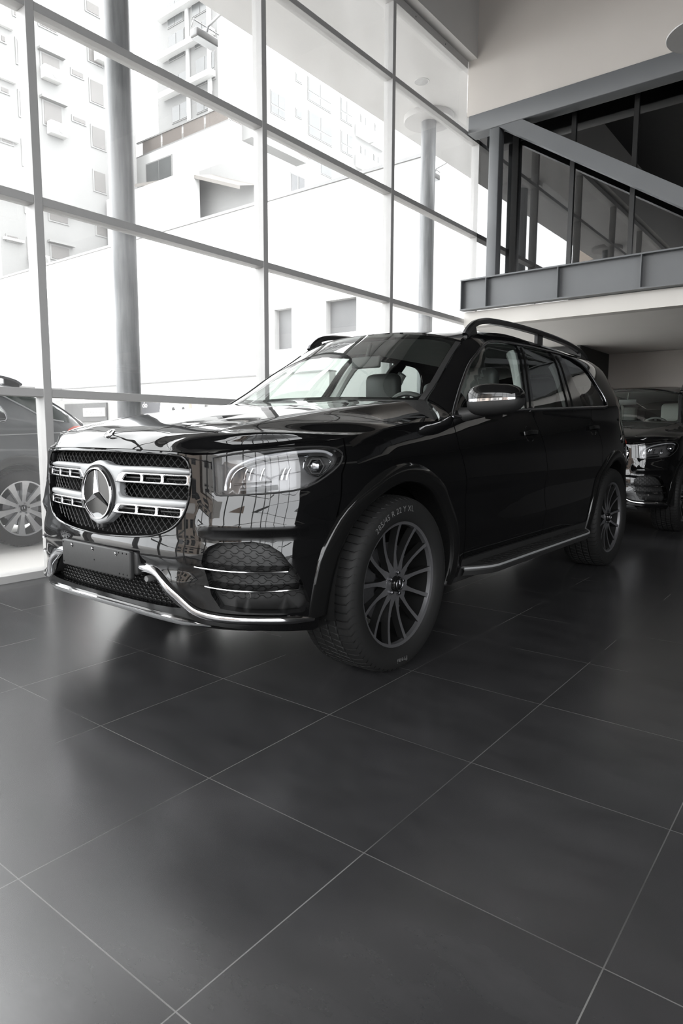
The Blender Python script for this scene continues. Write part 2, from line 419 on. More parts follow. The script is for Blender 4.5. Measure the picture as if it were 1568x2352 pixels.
def symh(P):  # half outline from centre top clockwise to centre bottom -> closed
    return P+[(-a, b) for a, b in P[::-1] if abs(a) > 1e-6]
def uvpath(pts, f, off=0, n=6, spread=True):
    q = catm(pts, n) if n else pts; q = np.array(q); a = f(q[:, 0]+1e-3, q[:, 1])-f(q[:, 0]-1e-3, q[:, 1]); b = f(q[:, 0], q[:, 1]+1e-3)-f(q[:, 0], q[:, 1]-1e-3)
    nn = np.cross(a, b); nn /= np.linalg.norm(nn, axis=1, keepdims=True)+1e-12
    P = f(q[:, 0], q[:, 1]); s = np.sign((nn*(P-np.array([0, 1.5, .9]))).sum(1)); nn *= s[:, None]
    return [tuple(x) for x in P+nn*off], [tuple(x) for x in nn]
# ---- bonnet, windscreen and roof patches
def natspl(x, X, Y):
    """natural cubic spline, vector valued"""
    X = np.asarray(X, float); Y = np.asarray(Y, float); n = len(X); h = np.diff(X)
    A = np.zeros((n, n)); B = np.zeros((n,)+Y.shape[1:]); A[0, 0] = A[-1, -1] = 1
    for i in range(1, n-1):
        A[i, i-1] = h[i-1]; A[i, i] = 2*(h[i-1]+h[i]); A[i, i+1] = h[i]
        B[i] = 6*((Y[i+1]-Y[i])/h[i]-(Y[i]-Y[i-1])/h[i-1])
    m = np.linalg.solve(A, B.reshape(n, -1)).reshape(B.shape)
    x = np.asarray(x, float); i = np.clip(np.searchsorted(X, x)-1, 0, n-2)
    sh = (len(x),)+(1,)*(Y.ndim-1); hh = h[i].reshape(sh); a = ((X[i+1]-x)/h[i]).reshape(sh); b = ((x-X[i])/h[i]).reshape(sh)
    return a*Y[i]+b*Y[i+1]+((a**3-a)*m[i]+(b**3-b)*m[i+1])*hh**2/6
def patch(US, VS, G):
    """tensor spline through grid G[v][u]=(x,y,z)"""
    G = np.array(G, float)
    def f(u, v):
        u = np.asarray(u, float); v = np.asarray(v, float)
        # interpolate along v for each column, then along u per point
        Cv = natspl(v, VS, G)                      # (n, nu, 3)
        US_ = np.asarray(US, float); n = len(US_); h = np.diff(US_)
        A = np.zeros((n, n)); A[0, 0] = A[-1, -1] = 1
        for i in range(1, n-1): A[i, i-1] = h[i-1]; A[i, i] = 2*(h[i-1]+h[i]); A[i, i+1] = h[i]
        Y = Cv; B = np.zeros_like(Y)
        B[:, 1:-1] = 6*((Y[:, 2:]-Y[:, 1:-1])/h[1:, None]-(Y[:, 1:-1]-Y[:, :-2])/h[:-1, None])
        m = np.einsum('ij,njk->nik', np.linalg.inv(A), B)
        i = np.clip(np.searchsorted(US_, u)-1, 0, n-2); r = np.arange(len(u)); hh = h[i][:, None]
        a = ((US_[i+1]-u)/h[i])[:, None]; b = ((u-US_[i])/h[i])[:, None]
        return a*Y[r, i]+b*Y[r, i+1]+((a**3-a)*m[r, i]+(b**3-b)*m[r, i+1])*hh**2/6
    return f
def hood_patch():
    UC = np.array([0, .3, .58, .75, .80, .86, .93, 1.0])
    seam = [(1.12, 1.064), (1.17, 1.071), (1.22, 1.079), (1.30, 1.091), (1.42, 1.109), (1.60, 1.132), (1.76, 1.143), (1.915, 1.152)]
    zc = [1.024, 1.052, 1.078, 1.110, 1.160, 1.207, 1.240, 1.266]; yc = [None, -.895, -.872, -.80, -.58, -.28, .03, .29]
    FC = [.52, .54, .57, .62, .69, .74, .78, .81]
    rows = []
    hx = np.array([p[0] for p in HOODL]); hz_ = np.array([p[1] for p in HOODL])
    t0 = np.array([0, .17, .33, .43, .47, .66, .90, 1.12]); r0 = S(t0, np.interp(t0, hx, hz_))
    rows.append(r0); fr0 = r0[:, 0]/r0[-1, 0]
    for j in range(1, 8):
        fc = FC[j]; F_ = np.array([0, .36*fc, .70*fc, .93*fc, fc, fc+.24*(1-fc), fc+.6*(1-fc), 1.0])
        D_ = np.array([0, .012, .045, .085, .11, .33, .68, 1.0]) if j > 2 else np.array([0, .012, .05, .10, .15, .36, .68, 1.0])
        g = (1-(1-(F_*.97)**2.8)**.36); g /= g[-1]
        e = S(seam[j][0], seam[j][1]); q = min(1, j/3); fr = fr0*(1-q)+F_*q
        x = e[0]*fr; y = yc[j]+(e[1]-yc[j])*g
        z = zc[j]-(zc[j]-e[2])*D_
        if j == 1:
            z = r0[:, 2]+np.array([.028, .028, .030, .031, .031, .022, .014, .007]); y = r0[:, 1]*.985+.004; y[-1] = e[1]; y[-2] = r0[-2, 1]+.045; y[-3] = r0[-3, 1]+.035; x = r0[:, 0]*.985; x[-1] = e[0]; z[-1] = e[2]
        if j == 2:
            z = z*.6+.4*(r0[:, 2]+.055); z[-1] = e[2]; y = y*.6+.4*(r0[:, 1]+.06); y[-1] = e[1]; y[0] = yc[2]
        rows.append(np.stack([x, y, z], 1))
    G = []
    for r in rows:
        l = r[1:][::-1].copy(); l[:, 0] *= -1; G.append(np.concatenate([l, r]))
    U = np.concatenate([-UC[1:][::-1], UC]); f0 = patch(U*.95, [0, .05, .10, .2, .42, .72, 1.0, 1.25], G)
    def f(u, v):
        P = f0(u, v); ax = np.abs(P[:, 0]); k = np.clip((np.asarray(v)-.03)/.15, 0, 1); k = k*k*(3-2*k)
        c = .44-.14*np.clip(1-np.asarray(v)/1.25, 0, 1); s = np.clip((ax-c)/.05, -1, 1)
        P[:, 2] -= .0045*k*(s*.5+.5)
        return P
    return f
def roof_patch():
    F_ = np.array([0, .3, .6, .8, .92, 1.0]); ys = [1.08, 1.4, 2.0, 2.7, 3.3, 3.8, 4.05]; zc = np.array([1.712, 1.752, 1.785, 1.785, 1.76, 1.72, 1.68])
    zc = np.maximum(zc+(zA(np.array(ys))-sp(np.array(ys), ZAY, ZA0)), zA(np.array(ys))+.02); rows = []
    for j, y in enumerate(ys):
        ze = float(zA(y)); xe = float(Wyz(y, ze)); d = F_**3.0
        yy = y+(-.07 if j == 0 else -.03 if j == 1 else 0)*(1-F_**2)+(.12 if j == 6 else 0)*(1-F_**2)
        rows.append(np.stack([xe*F_, yy, zc[j]-(zc[j]-ze)*d], 1))
    G = []
    for r in rows: l = r[1:][::-1].copy(); l[:, 0] *= -1; G.append(np.concatenate([l, r]))
    return patch(np.concatenate([-F_[1:][::-1], F_])*.64, ys, G)
def ws_patch():
    F_ = np.array([0, .35, .7, .9, 1.0]); rows = []; ve = [.475, .64, .80, .95, 1.065]
    yc = [.315, .50, .68, .85, .995]; zc = [1.268, 1.405, 1.52, 1.625, 1.708]
    for y, a, b in zip(ve, yc, zc):
        ze = float(zA(y)); xe = float(Wyz(y, ze))
        rows.append(np.stack([xe*F_, a+(y-a)*F_**2, b-(b-ze)*F_**2.2], 1))
    G = []
    for r in rows: l = r[1:][::-1].copy(); l[:, 0] *= -1; G.append(np.concatenate([l, r]))
    return patch(np.concatenate([-F_[1:][::-1], F_])*.70, [0, .22, .44, .65, .82], G)
ZA0 = list(SHP['za'])

def emblem(parent, r, thick, mt, name='emblem', f=None, ring=True, rr=.085):
    """three pointed star in a ring lying in the x-z plane, facing -y"""
    mb = MB()
    R0 = r*(.93 if ring else 1.0); ri = r*.155
    for k in range(3):
        a = math.pi/2+k*2*math.pi/3
        tip = (R0*math.cos(a), 0, R0*math.sin(a)); c = (0, -thick, 0)
        l = (ri*math.cos(a+math.pi/3), 0, ri*math.sin(a+math.pi/3)); q = (ri*math.cos(a-math.pi/3), 0, ri*math.sin(a-math.pi/3))
        tip1 = (tip[0], -thick*.25, tip[2]); 
        mb.add([tip1, l, c, q, (l[0], thick*.3, l[2]), (q[0], thick*.3, q[2]), (tip[0], thick*.3, tip[2])], [(0, 1, 2), (0, 2, 3), (1, 0, 6, 4), (0, 3, 5, 6)])
    if ring:
        w_ = r*rr; prof = [(r+w_*math.cos(q), w_*1.0*math.sin(q)) for q in [i*math.pi/5 for i in range(10)]]
        mb.lathe(prof, 56, lambda rr_, h, a: (rr_*math.cos(a), h, rr_*math.sin(a)), close=True)
    return mb.build(name, mt, parent, smooth=True, angle=20)

def make_wheel(root, x, y, sg, style, rz=0, text=False, nsp=13):
    """wheel as parts of the car, axis along x"""
    def tf(px, py, pz):  # wheel coords: px outwards from hub face, py, pz in the wheel plane
        c, s = math.cos(rz), math.sin(rz); X = (px)*sg
        return (x*sg+X*c-py*s, y+X*s+py*c, HZ+pz)
    A = lambda r, h, a: tf(h, r*math.cos(a), r*math.sin(a))
    # tyre: h=0 is hub cap face; outer sidewall bulges a little beyond
    prof = [(.285, .000), (.292, .012), (.305, .020), (.335, .030), (.362, .030), (.384, .020), (.397, .003), (.403, -.018)]
    tread = []
    h = -.018
    for g in (-.058, -.108, -.158, -.208):
        tread += [(.4065, g+.006), (.397, g+.003), (.397, g-.003), (.4065, g-.006)]
    prof2 = prof+tread+[(.403, -.238), (.397, -.252), (.384, -.268), (.35, -.276), (.30, -.262), (.285, -.25)]
    mb = MB(); nb = 68; k = len(prof2); angs = []
    for i in range(nb):
        a = 2*math.pi*i/nb; w_ = 2*math.pi/nb
        angs += [(a, 0), (a+w_*.80, 0), (a+w_*.83, 1), (a+w_*.97, 1)]
    vs = []
    for a, gr in angs:
        for q, (r_, h_) in enumerate(prof2):
            dr = 0
            if gr and r_ > .39: dr = .006 if (h_ > -.06 or h_ < -.205) else .003
            vs.append(A(r_-dr, h_, a+(.05*math.sin((h_+.13)*14) if r_ > .39 else 0)))
    n = len(angs); fs = [(i*k+q, ((i+1) % n)*k+q, ((i+1) % n)*k+q+1, i*k+q+1) for i in range(n) for q in range(k-1)]
    if sg < 0: fs = [f[::-1] for f in fs]
    mb.add(vs, fs); ty = mb.build('tyre', M['rubber'], root, smooth=True, angle=40)
    rm = empty_child('wheel_rim', root)
    # rim: outer lip, barrel
    mb = MB()
    lip = [(.281, .004), (.296, .010), (.2985, .004), (.298, -.01)]
    lip_in = [(.298, -.01), (.285, -.012), (.279, -.02), (.274, -.05), (.268, -.20), (.27, -.24), (.285, -.25)]
    mb.lathe([(.2735, -.016), (.276, .003)]+lip, 96, A, 0); mb.lathe([(.2735, -.016)]+lip_in[3:], 96, A, 1)
    lipo = mb.build('rim_barrel', [M['rimface'] if style == 'multi' else M['alloy'], M['rimdark']], rm, smooth=True, angle=50)
    mb = MB()
    face = M['rimface'] if style == 'multi' else M['alloy']
    if style == 'multi':
        for i in range(nsp):
            a = 2*math.pi*(i+.22)/nsp; ca, sa = math.cos(a), math.sin(a)
            rs = [.055, .075, .09, .11, .14, .18, .22, .26, .277]; hw = [.0135, .0175, .0160, .0118, .0093, .0083, .0086, .0094, .0110]
            hh = [-.020, -.021, -.023, -.025, -.026, -.023, -.016, -.006, .000]
            vs = []
            for r_, w_, h_ in zip(rs, hw, hh):
                for s_, dh in ((-1, 0), (1, 0), (1.15, -.036), (-1.15, -.036)):
                    y_ = s_*w_; vs.append(tf(h_+dh, r_*ca-y_*sa, r_*sa+y_*ca))
            top = []; side = []
            for j in range(len(rs)-1):
                b = 4*j; top.append((b, b+1, b+5, b+4)); side += [(b+1, b+2, b+6, b+5), (b+3, b, b+4, b+7), (b+2, b+3, b+7, b+6)]
            if sg < 0: top = [f[::-1] for f in top]; side = [f[::-1] for f in side]
            kk = len(mb.v); mb.add(vs, top, 0); mb.f += [tuple(q+kk for q in f) for f in side]; mb.mi += [1]*len(side)
        mb.lathe([(.0, -.022), (.05, -.021), (.0735, -.0205), (.076, -.028), (.072, -.06)], 60, A, 0)
    else:
        for i in range(10):
            a = 2*math.pi*(i+.3)/10; ca, sa = math.cos(a), math.sin(a)
            for s0 in ((-1,) if i % 2 else (1,)):
                rs = [.05, .09, .14, .20, .25, .277]; hw = [.020, .019, .021, .027, .034, .040]; hh = [-.02, -.022, -.02, -.014, -.006, 0]; vs = []
                for r_, w_, h_ in zip(rs, hw, hh):
                    for s_, dh in ((-1, 0), (1, 0), (1.0, -.04), (-1.0, -.04)):
                        y_ = s_*w_+s0*.006*(r_/.27); vs.append(tf(h_+dh, r_*ca-y_*sa, r_*sa+y_*ca))
                fs = []
                for j in range(len(rs)-1):
                    b = 4*j; fs += [(b, b+1, b+5, b+4), (b+1, b+2, b+6, b+5), (b+3, b, b+4, b+7), (b+2, b+3, b+7, b+6)]
                mb.add(vs, fs)
        mb.lathe([(.0, -.022), (.05, -.021), (.074, -.0205), (.076, -.028), (.072, -.06)], 60, A, 0)
    sp_ = mb.build('spokes', [face, M['rimdark']], rm)
    for i in range(5):
        a = 2*math.pi*(i+.08)/5; mb = MB()
        q = lambda r_, h_, b_, a=a: tf(h_, .052*math.cos(a)+r_*math.cos(b_), .052*math.sin(a)+r_*math.sin(b_))
        mb.lathe([(.0135, -.020), (.0125, -.0195), (.011, -.030)], 16, q, 1); mb.lathe([(.0, -.006), (.006, -.006), (.0085, -.010), (.0085, -.026)], 6, q, 0)
        mb.build('wheel_bolt', [M['dchrome'], M['void']], rm)
    mb = MB(); mb.lathe([(0, 0), (.024, 0), (.027, -.002), (.034, -.003), (.037, -.008), (.037, -.03)], 40, A, 0)
    cp = mb.build('hub_cap', M['gloss'], rm, smooth=True)
    e = emblem(rm, .026, .003, M['dchrome'], 'star_emblem', rr=.12)
    e.location = tf(.003, 0, 0); e.rotation_euler = (0, 0, rz+(math.pi/2 if sg > 0 else -math.pi/2))
    mb = MB(); mb.lathe([(.07, -.075), (.185, -.075), (.185, -.10), (.07, -.10)], 64, A); mb.build('brake_disc', M['disc'], rm, smooth=True)
    mb = MB(); mb.lathe([(.13, -.050), (.205, -.050), (.21, -.12), (.13, -.12)], 12, A, a0=math.pi*.85, a1=math.pi*1.15, close=True); mb.build('brake_caliper', M['disc'], rm, smooth=True, angle=30)
    if text:
        for s_, a_mid, size, fl in (('285/45 R 22 Y XL', math.radians(105), .027, 0), ('Premi', math.radians(-92), .023, 0)):
            cu = bpy.data.curves.new('lettering', 'FONT'); cu.body = s_; cu.size = size*1.38; cu.align_x = 'CENTER'; cu.extrude = .0004; cu.resolution_u = 2; cu.space_character = 1.1
            to = bpy.data.objects.new('lettering', cu); C.objects.link(to); dg = bpy.context.evaluated_depsgraph_get(); me = bpy.data.meshes.new_from_object(to.evaluated_get(dg)); bpy.data.objects.remove(to)
            R_ = .338
            for v in me.vertices:
                # text runs clockwise seen from outside (top reads left to right)
                ang = a_mid+(v.co.x/R_)*(1 if sg < 0 else -1)*(-1); r_ = R_+v.co.y-.0
                # seen from +x the +y (rear) direction is to the right
                ang = a_mid-(v.co.x/R_); X_, Y_, Z_ = tf(.0315+v.co.z, r_*math.cos(ang), r_*math.sin(ang)); v.co = (X_, Y_, Z_)
            me.materials.append(M['rubtext']); lo = bpy.data.objects.new('lettering', me); C.objects.link(lo); lo.parent = ty
    return ty
def empty_child(name, parent):
    o = bpy.data.objects.new(name, None); C.objects.link(o); o.parent = parent; o.empty_display_size = .05
    return o
def inpoly(P, x, z): return bool(pip(np.array([x]), np.array([z]), P)[0])
def clip_poly(P, poly, holes=()):
    """keep the runs of the polyline P that lie in poly and outside holes"""
    A = np.array(P); ok = pip(A[:, 0], A[:, 1], poly)
    for h in holes: ok &= ~pip(A[:, 0], A[:, 1], h)
    runs = []; cur = []
    for p, o in zip(P, ok):
        if o: cur.append(p)
        elif cur: runs.append(cur); cur = []
    if cur: runs.append(cur)
    return [r for r in runs if len(r) > 1]
def build_suv(label, paint='paint', style='multi', detail=True, shape=None):
    if shape: SHP.update(shape)
    root = empty('suv', label=label, cat='car'); pt = M[paint]
    H = .03 if detail else .05
    # ---------------- front bumper with its openings
    top = [p for p in HOODL if p[0] < 1.16]+[(1.168, 1.072)]
    arch = circ_t(0, HZ, AR, math.pi*.82, math.pi*1.06, 8)
    right = top+[(1.168, .99), (1.14, .93), (1.135, .80)]+arch[1:]+[(1.05, .298), (.83, .326), (.62, .348), (.3, .362), (0, .366)]
    outer = symh(right); grille = symh(GR); li = symh(LI)
    def Sb(t, z):
        P = S(t, z); at = np.abs(t)
        # soft horizontal shelf and sculpted cheek between grille and side intake
        k = 0*at
        nn = P-np.array([0, .4, 0]); nn = nn/np.linalg.norm(nn, axis=-1, keepdims=True); nn[..., 2] = 0
        P = P-nn*(.010*k)[..., None]
        k2 = np.exp(-((z-.50)/.05)**2)*np.exp(-((at-.48)/.10)**2)
        P = P+nn*(.020*k2)[..., None]
        k3 = np.where(z > .738, np.clip((.865-z)/.127, 0, 1), np.clip((z-.695)/.043, 0, 1))*np.clip((at-.56)/.07, 0, 1)*np.clip((1.10-at)/.12, 0, 1)
        return P+nn*(.026*k3)[..., None]
    panel('front_bumper', outer, [grille, HL, mir(HL), VENT, mir(VENT), li], Sb, pt, root, h=.024 if detail else .04, rim=.035)
    # ---------------- lining seen through gaps and openings
    lin = symh([(0, .90), (.60, .90), (1.1, .93), (1.1, .42), (.9, .36), (0, .37)])
    off = lambda d: (lambda t, z: S(t, z)*np.array([1, 1, 1])+d*np.stack([-np.sign(t)*np.clip(np.abs(t)-.5, 0, .5)*2, 1+0*t, 0*t], -1))
    panel('front_lining', symh([(0, 1.0), (.60, .99), (1.13, 1.02), (1.10, .70), (1.04, .42), (.9, .36), (0, .37)]), [], off(.085), M['void'], root, h=.08, rim=0, cust=False)
    # ---------------- grille
    gr = empty_child('grille', root)
    fg = lambda t, z: S(t, z)+np.stack([0*t, .028+0*t, 0*t], -1)
    gin = inset(grille, .006)
    mb = MB(); sp_x, sp_z = .0355, .0355
    for fam in (1, -1):
        for i in range(-45, 46):
            pts = []
            for q in range(0, 90):
                z = .64+q*.0045; t = fam*(z-.83)*1.0+i*sp_x
                t += .0035*math.sin((z)/sp_z*math.pi*2+fam*i)*0
                pts.append((t, z))
            for run in clip_poly(pts, gin):
                a = np.array(run[::3]+[run[-1]]); P = fg(a[:, 0], a[:, 1]); mb.tube([tuple(p) for p in P], .0018, 4)
    mb.build('grille_net', M['net'], gr)
    panel('grille_back', inset(grille, -.01), [], lambda t, z: S(t, z)+np.stack([0*t, .075+0*t, 0*t], -1), M['void'], gr, h=.06, rim=0, cust=False)
    P, n = uvpath(grille, Sb, .002, 3); MB().tube(P, .0045, 8, closed=True).build('grille_surround', M['gloss'], gr, smooth=True)
    # silver centre body with four arms
    def arm(zt, zbm, zi):
        return zt, zbm
    R = .138; zs = .832
    def ringpt(a): return (R*math.cos(a)*1.02, zs+R*math.sin(a))
    half = [(0, zs+R+.006), (.035, zs+R+.001), (.07, zs+.128), (.105, zs+.125), (.16, .956), (.30, .958), (.45, .957), (.525, .950), (.528, .930), (.505, .927), (.30, .926), (.17, .925), (.145, .905), (.135, .882), (.134, .86), (.137, .843), (.150, .832), (.175, .828)]
    half += [(.30, .829), (.45, .831), (.518, .829), (.516, .800), (.49, .796), (.30, .792), (.17, .787), (.13, .765), (.10, .738), (.06, .712), (0, zs-R+.002)]
    body = symh([(a, b) for a, b in half])
    fo = lambda t, z: S(t, z)+np.stack([0*t, .006-.022*np.exp(-(t/.20)**2), 0*t], -1)
    panel('grille_bar', body, [], fo, M['silver'], gr, h=.02, rim=.03, puff=.012, pw=.013, eh=.010)
    for sg in (1, -1):
        for (za, zb_, x0, x1, dz) in ((.929, .886, .115, .53, .0), (.800, .757, .090, .508, .0)):
            o = [(x0+.045, za), (x1, za-.001), (x1-.012, zb_+.001), (x0, zb_), (x0+.020, za-.012)]
            hs = []; xs = [x0+.050, x0+.050+(x1-x0-.075)/3, x0+.050+2*(x1-x0-.075)/3, x1-.012]
            for k in range(3):
                a, b = xs[k]+.002, xs[k+1]-.013
                hs.append(rc([(a+(.014 if k == 0 else 0), za-.0085), (b, za-.0085), (b, zb_+.0085), (a-(.008 if k == 0 else 0), zb_+.0085)], .006))
            fm = lambda t, z, sg=sg: fo(np.asarray(t)*sg, z)
            panel('slotted_trim', o, hs, fm, M['chrome'], gr, h=.02, rim=.022, puff=.004, pw=.004, eh=.006, gap=0, off=.002, flip=(sg < 0))
            mb = MB()
            for h_ in hs:
                hh = np.array(h_); cx0, cx1 = hh[:, 0].min(), hh[:, 0].max(); zm = (za+zb_)/2
                Pn = fm(np.array([cx0+.004, (cx0+cx1)/2, cx1-.004]), np.array([zm]*3)); Pn[:, 1] += .014; mb.tube([tuple(p) for p in Pn], .0035, 6)
            mb.build('slot_vane', M['net'], gr)
            q = [(x0+.02, za-.004), (x1-.01, za-.004), (x1-.018, zb_+.004), (x0+.01, zb_+.004)]
            panel('slot_back', q, [], lambda t, z, fm=fm: fm(t, z)+np.array([0, .024, 0]), M['void'], gr, h=.05, rim=0, cust=False)
    # badge
    bd = empty_child('badge', root); yb = float(S(0, zs)[1])-.017
    mb = MB(); mb.lathe([(0, 0), (.098, 0), (.100, .012)], 64, lambda r, h, a: (r*math.cos(a), h+yb-.004, zs+r*math.sin(a))); mb.build('badge_disc', M['gloss'], bd, smooth=True, angle=30)
    mb = MB(); mb.lathe([(.100, .016), (.101, -.004), (.105, -.011), (.110, -.011), (.114, -.004), (.1145, .01)], 72, lambda r, h, a: (r*math.cos(a), h+yb, zs+r*math.sin(a))); mb.build('badge_ring', M['chrome'], bd, smooth=True, angle=50)
    mb = MB(); mb.lathe([(.1145, -.001), (.122, -.003), (.1235, .012)], 72, lambda r, h, a: (r*math.cos(a), h+yb, zs+r*math.sin(a))); mb.build('badge_seal', M['matte'], bd, smooth=True, angle=50)
    e = emblem(bd, .100, .016, M['star'], 'star_emblem', ring=False); e.location = (0, yb-.006, zs)
    mb = MB(); mb.box((-.022, yb+.0, .682), (.022, yb+.03, .708), bev=.006); mb.tube([(0, yb, .694), (0, yb-.006, .694)], .008, 14); mb.build('front_camera', M['matte'], gr, smooth=True)
    # ---------------- headlights
    for sg in (1, -1):
        hl = empty_child('headlight', root); f = Sm(sg)
        panel('lamp_bowl', inset(HL, -.002), [], lambda t, z, f=f, sg=sg: f(t, z)+np.stack([-sg*.055*np.clip(t, 0, 1)-0*t, .065*np.clip(1.6-t, 0, 1), 0*t], -1), M['lampdark'], hl, h=.04, rim=0, cust=False)
        # sides of the bowl
        q = np.array(resamp(HL, .02)); P0 = f(q[:, 0], q[:, 1]); P1 = P0+np.stack([-sg*.055*np.clip(q[:, 0], 0, 1), .065*np.clip(1.6-q[:, 0], 0, 1), 0*q[:, 0]], -1); n = len(q)
        MB().add([tuple(p) for p in P0]+[tuple(p) for p in P1], [(i, (i+1) % n, n+(i+1) % n, n+i) for i in range(n)]).build('lamp_housing', M['lampdark'], hl, smooth=True)
        fl = lambda t, z, f=f: f(t, z)
        panel('lens', HL, [], fl, M['lens'], hl, h=.03, rim=0, off=-.002, gap=.001, flip=(sg < 0))
        back = lambda t, z, k, f=f, sg=sg: f(t, z)+np.stack([-sg*.055*k*np.clip(t, 0, 1), .065*k*np.clip(1.6-t, 0, 1), 0*t], -1)
        def track(name, pts, r, mt, k=.25, n=6, sec=None):
            q = np.array(catm(pts, n)); P = back(q[:, 0], q[:, 1], k); return MB().tube([tuple(p) for p in P], r, 8).build(name, mt, hl, smooth=True)
        track('running_light', [(.668, .872), (.672, .905), (.690, .945), (.735, .975), (.80, .996), (.90, 1.012), (1.0, 1.020), (1.07, 1.018), (1.105, 1.004)], .0062, M['drl'], .22)
        track('light_guide', [(.684, .880), (.690, .915), (.712, .945), (.755, .966), (.82, .983), (.92, .997), (1.0, 1.003)], .004, M['reflector'], .32)
        track('chrome_bar', [(.70, .893), (.78, .899), (.845, .905)], .0045, M['chrome'], .35, 3)
        for a in (.735, .755, .80, .885, .905): track('reflector_fin', [(a, .91), (a+.006, .935), (a+.016, .955)], .005, M['reflector'], .6, 3)
        track('reflector_fin', [(.72, .868), (.80, .875), (.87, .882)], .010, M['reflector'], .7, 3)
        # projector
        c0 = back(np.array([1.03]), np.array([.962]), .42)[0]; ax = Vector((sg*.62, -.78, 0)); sd = Vector((.78*sg, .62, 0)); up = Vector((0, 0, 1))
        g = lambda r, h, a: tuple(Vector(c0)+ax*h+sd*(r*math.cos(a))+up*(r*math.sin(a)))
        mb = MB(); mb.lathe([(0, .018), (.010, .017), (.020, .012), (.026, .004), (.0275, -.004)], 32, g); mb.build('projector_lens', M['reflector'], hl, smooth=True)
        mb = MB(); mb.lathe([(.0275, -.004), (.030, .004), (.034, .002), (.040, -.03)], 6, g); mb.build('projector_shroud', M['lampdark'], hl, smooth=False)
        track('projector_frame', [(.972, .955), (.985, .990), (1.03, 1.0), (1.085, .992), (1.09, .965), (1.04, .925), (1.0, .932), (.972, .955)], .003, M['reflector'], .25, 4)
        # seal strip round the lens
        P, nn = uvpath(HL+[HL[0]], f, .0, 2); MB().tube(P, .004, 6).build('lamp_seal', M['matte'], hl, smooth=True)
    # ---------------- side intakes
    for sg in (1, -1):
        f = Sm(sg); vt = empty_child('side_intake', root)
        def hexnet(poly, ff, name, par, sx=.042, sz=.019, r=.0016):
            mb = MB(); A = np.array(poly); x0, z0 = A.min(0); x1, z1 = A.max(0); row = 0; z = z0
            while z < z1:
                x = x0-(sx/2 if row % 2 else 0)
                while x < x1:
                    for seg in ([(x, z), (x+sx*.22, z+sz*.5), (x+sx*.5+sx*.0, z+sz*.5), (x+sx*.72, z)], [(x+sx*.72, z), (x+sx, z)], [(x+sx*.22, z+sz*.5), (x+sx*.0, z+sz)]):
                        q = catm(seg, 2) if len(seg) > 2 else seg
                        for run in clip_poly(q, poly):
                            a = np.array(run); P = ff(a[:, 0], a[:, 1]); mb.tube([tuple(p) for p in P], r, 4, cap=False)
                    x += sx
                z += sz; row += 1
            return mb.build(name, M['matte'], par)
        vin = inset(VENT, .004); back = lambda t, z, f=f, sg=sg: f(t, z)+np.stack([-sg*.05*t, .05+0*t, 0*t], -1)
        zlow = [(a, max(b, .445)) for a, b in vin]
        hexnet(zlow, lambda t, z, b=back: b(t, z)+np.array([0, -.006, 0]), 'intake_mesh', vt, sx=.050, sz=.020, r=.0012)
        panel('intake_back', inset(VENT, -.012), [], back, M['matte'], vt, h=.05, rim=0, cust=False)
        q = np.array(resamp(VENT, .02)); P0 = f(q[:, 0], q[:, 1]); P1 = back(q[:, 0], q[:, 1]); n = len(q)
        MB().add([tuple(p) for p in P0]+[tuple(p) for p in P1], [(i, (i+1) % n, n+(i+1) % n, n+i) for i in range(n)]).build('intake_frame', M['gloss'], vt, smooth=True)
        for pts in ([(.548, .583), (.60, .576), (.70, .567), (.80, .563), (.925, .560)], [(.578, .510), (.64, .500), (.74, .491), (.84, .487), (.965, .486)]):
            q = np.array(catm(pts, 8)); P = f(q[:, 0], q[:, 1]); P1 = P+np.stack([-sg*.05*q[:, 0], .05+0*q[:, 0], .006+0*q[:, 0]], -1)
            wv = np.clip(np.minimum(np.arange(len(q))/6., 1), .15, 1)[:, None]
            fr = P-np.stack([-sg*.2*q[:, 0], .008+0*q[:, 0], 0*q[:, 0]], -1)*.1*0-np.array([0, .010, 0]); k = len(q)
            up = np.array([0, 0, .0045])*wv; vs = np.concatenate([fr+up, fr-up, P1-up, P1+up]); fs = []
            for i in range(k-1):
                for a, b in ((0, 1), (1, 2), (2, 3), (3, 0)): fs.append((a*k+i, a*k+i+1, b*k+i+1, b*k+i))
            fin = MB().add([tuple(v) for v in vs], fs).build('intake_blade', M['gloss'], vt, smooth=True)
            MB().tube([tuple(p) for p in (fr+np.array([0, -.001, 0]))[5:]], .0042, 8).build('chrome_strip', M['chrome'], vt, smooth=True)
        c = back(np.array([.775]), np.array([.462]))[0]+np.array([0, -.02, 0])
        mb = MB(); mb.lathe([(0, -.004), (.010, -.004), (.011, 0), (.015, .001), (.017, .02)], 24, lambda r, h, a: (c[0]+r*math.cos(a), c[1]+h, c[2]+r*math.sin(a))); mb.build('parking_sensor', M['lampdark'], vt, smooth=True)
        P, nn = uvpath([(1.065, .46), (1.0652, .4602)], f, .001, 1); ax = Vector(nn[0]); sd = Vector((0, 0, 1)).cross(ax)
        mb = MB(); mb.lathe([(0, .001), (.008, .001), (.0095, -.001), (.010, .0015), (.011, 0)], 20, lambda r, h, a: tuple(Vector(P[0])+ax*h+sd*(r*math.cos(a))+Vector((0, 0, r*math.sin(a))))); mb.build('parking_sensor', M['gloss'], root, smooth=True)
    # ---------------- lower intake, chrome bow, skid lip, plate holder
    lw = empty_child('lower_intake', root)
    back = lambda t, z: S(t, z)+np.array([0, .06, 0])
    mb = MB(); lin_ = inset(li, .004); A = np.array(lin_); sx, sz = .030, .0155; z = A[:, 1].min(); row = 0
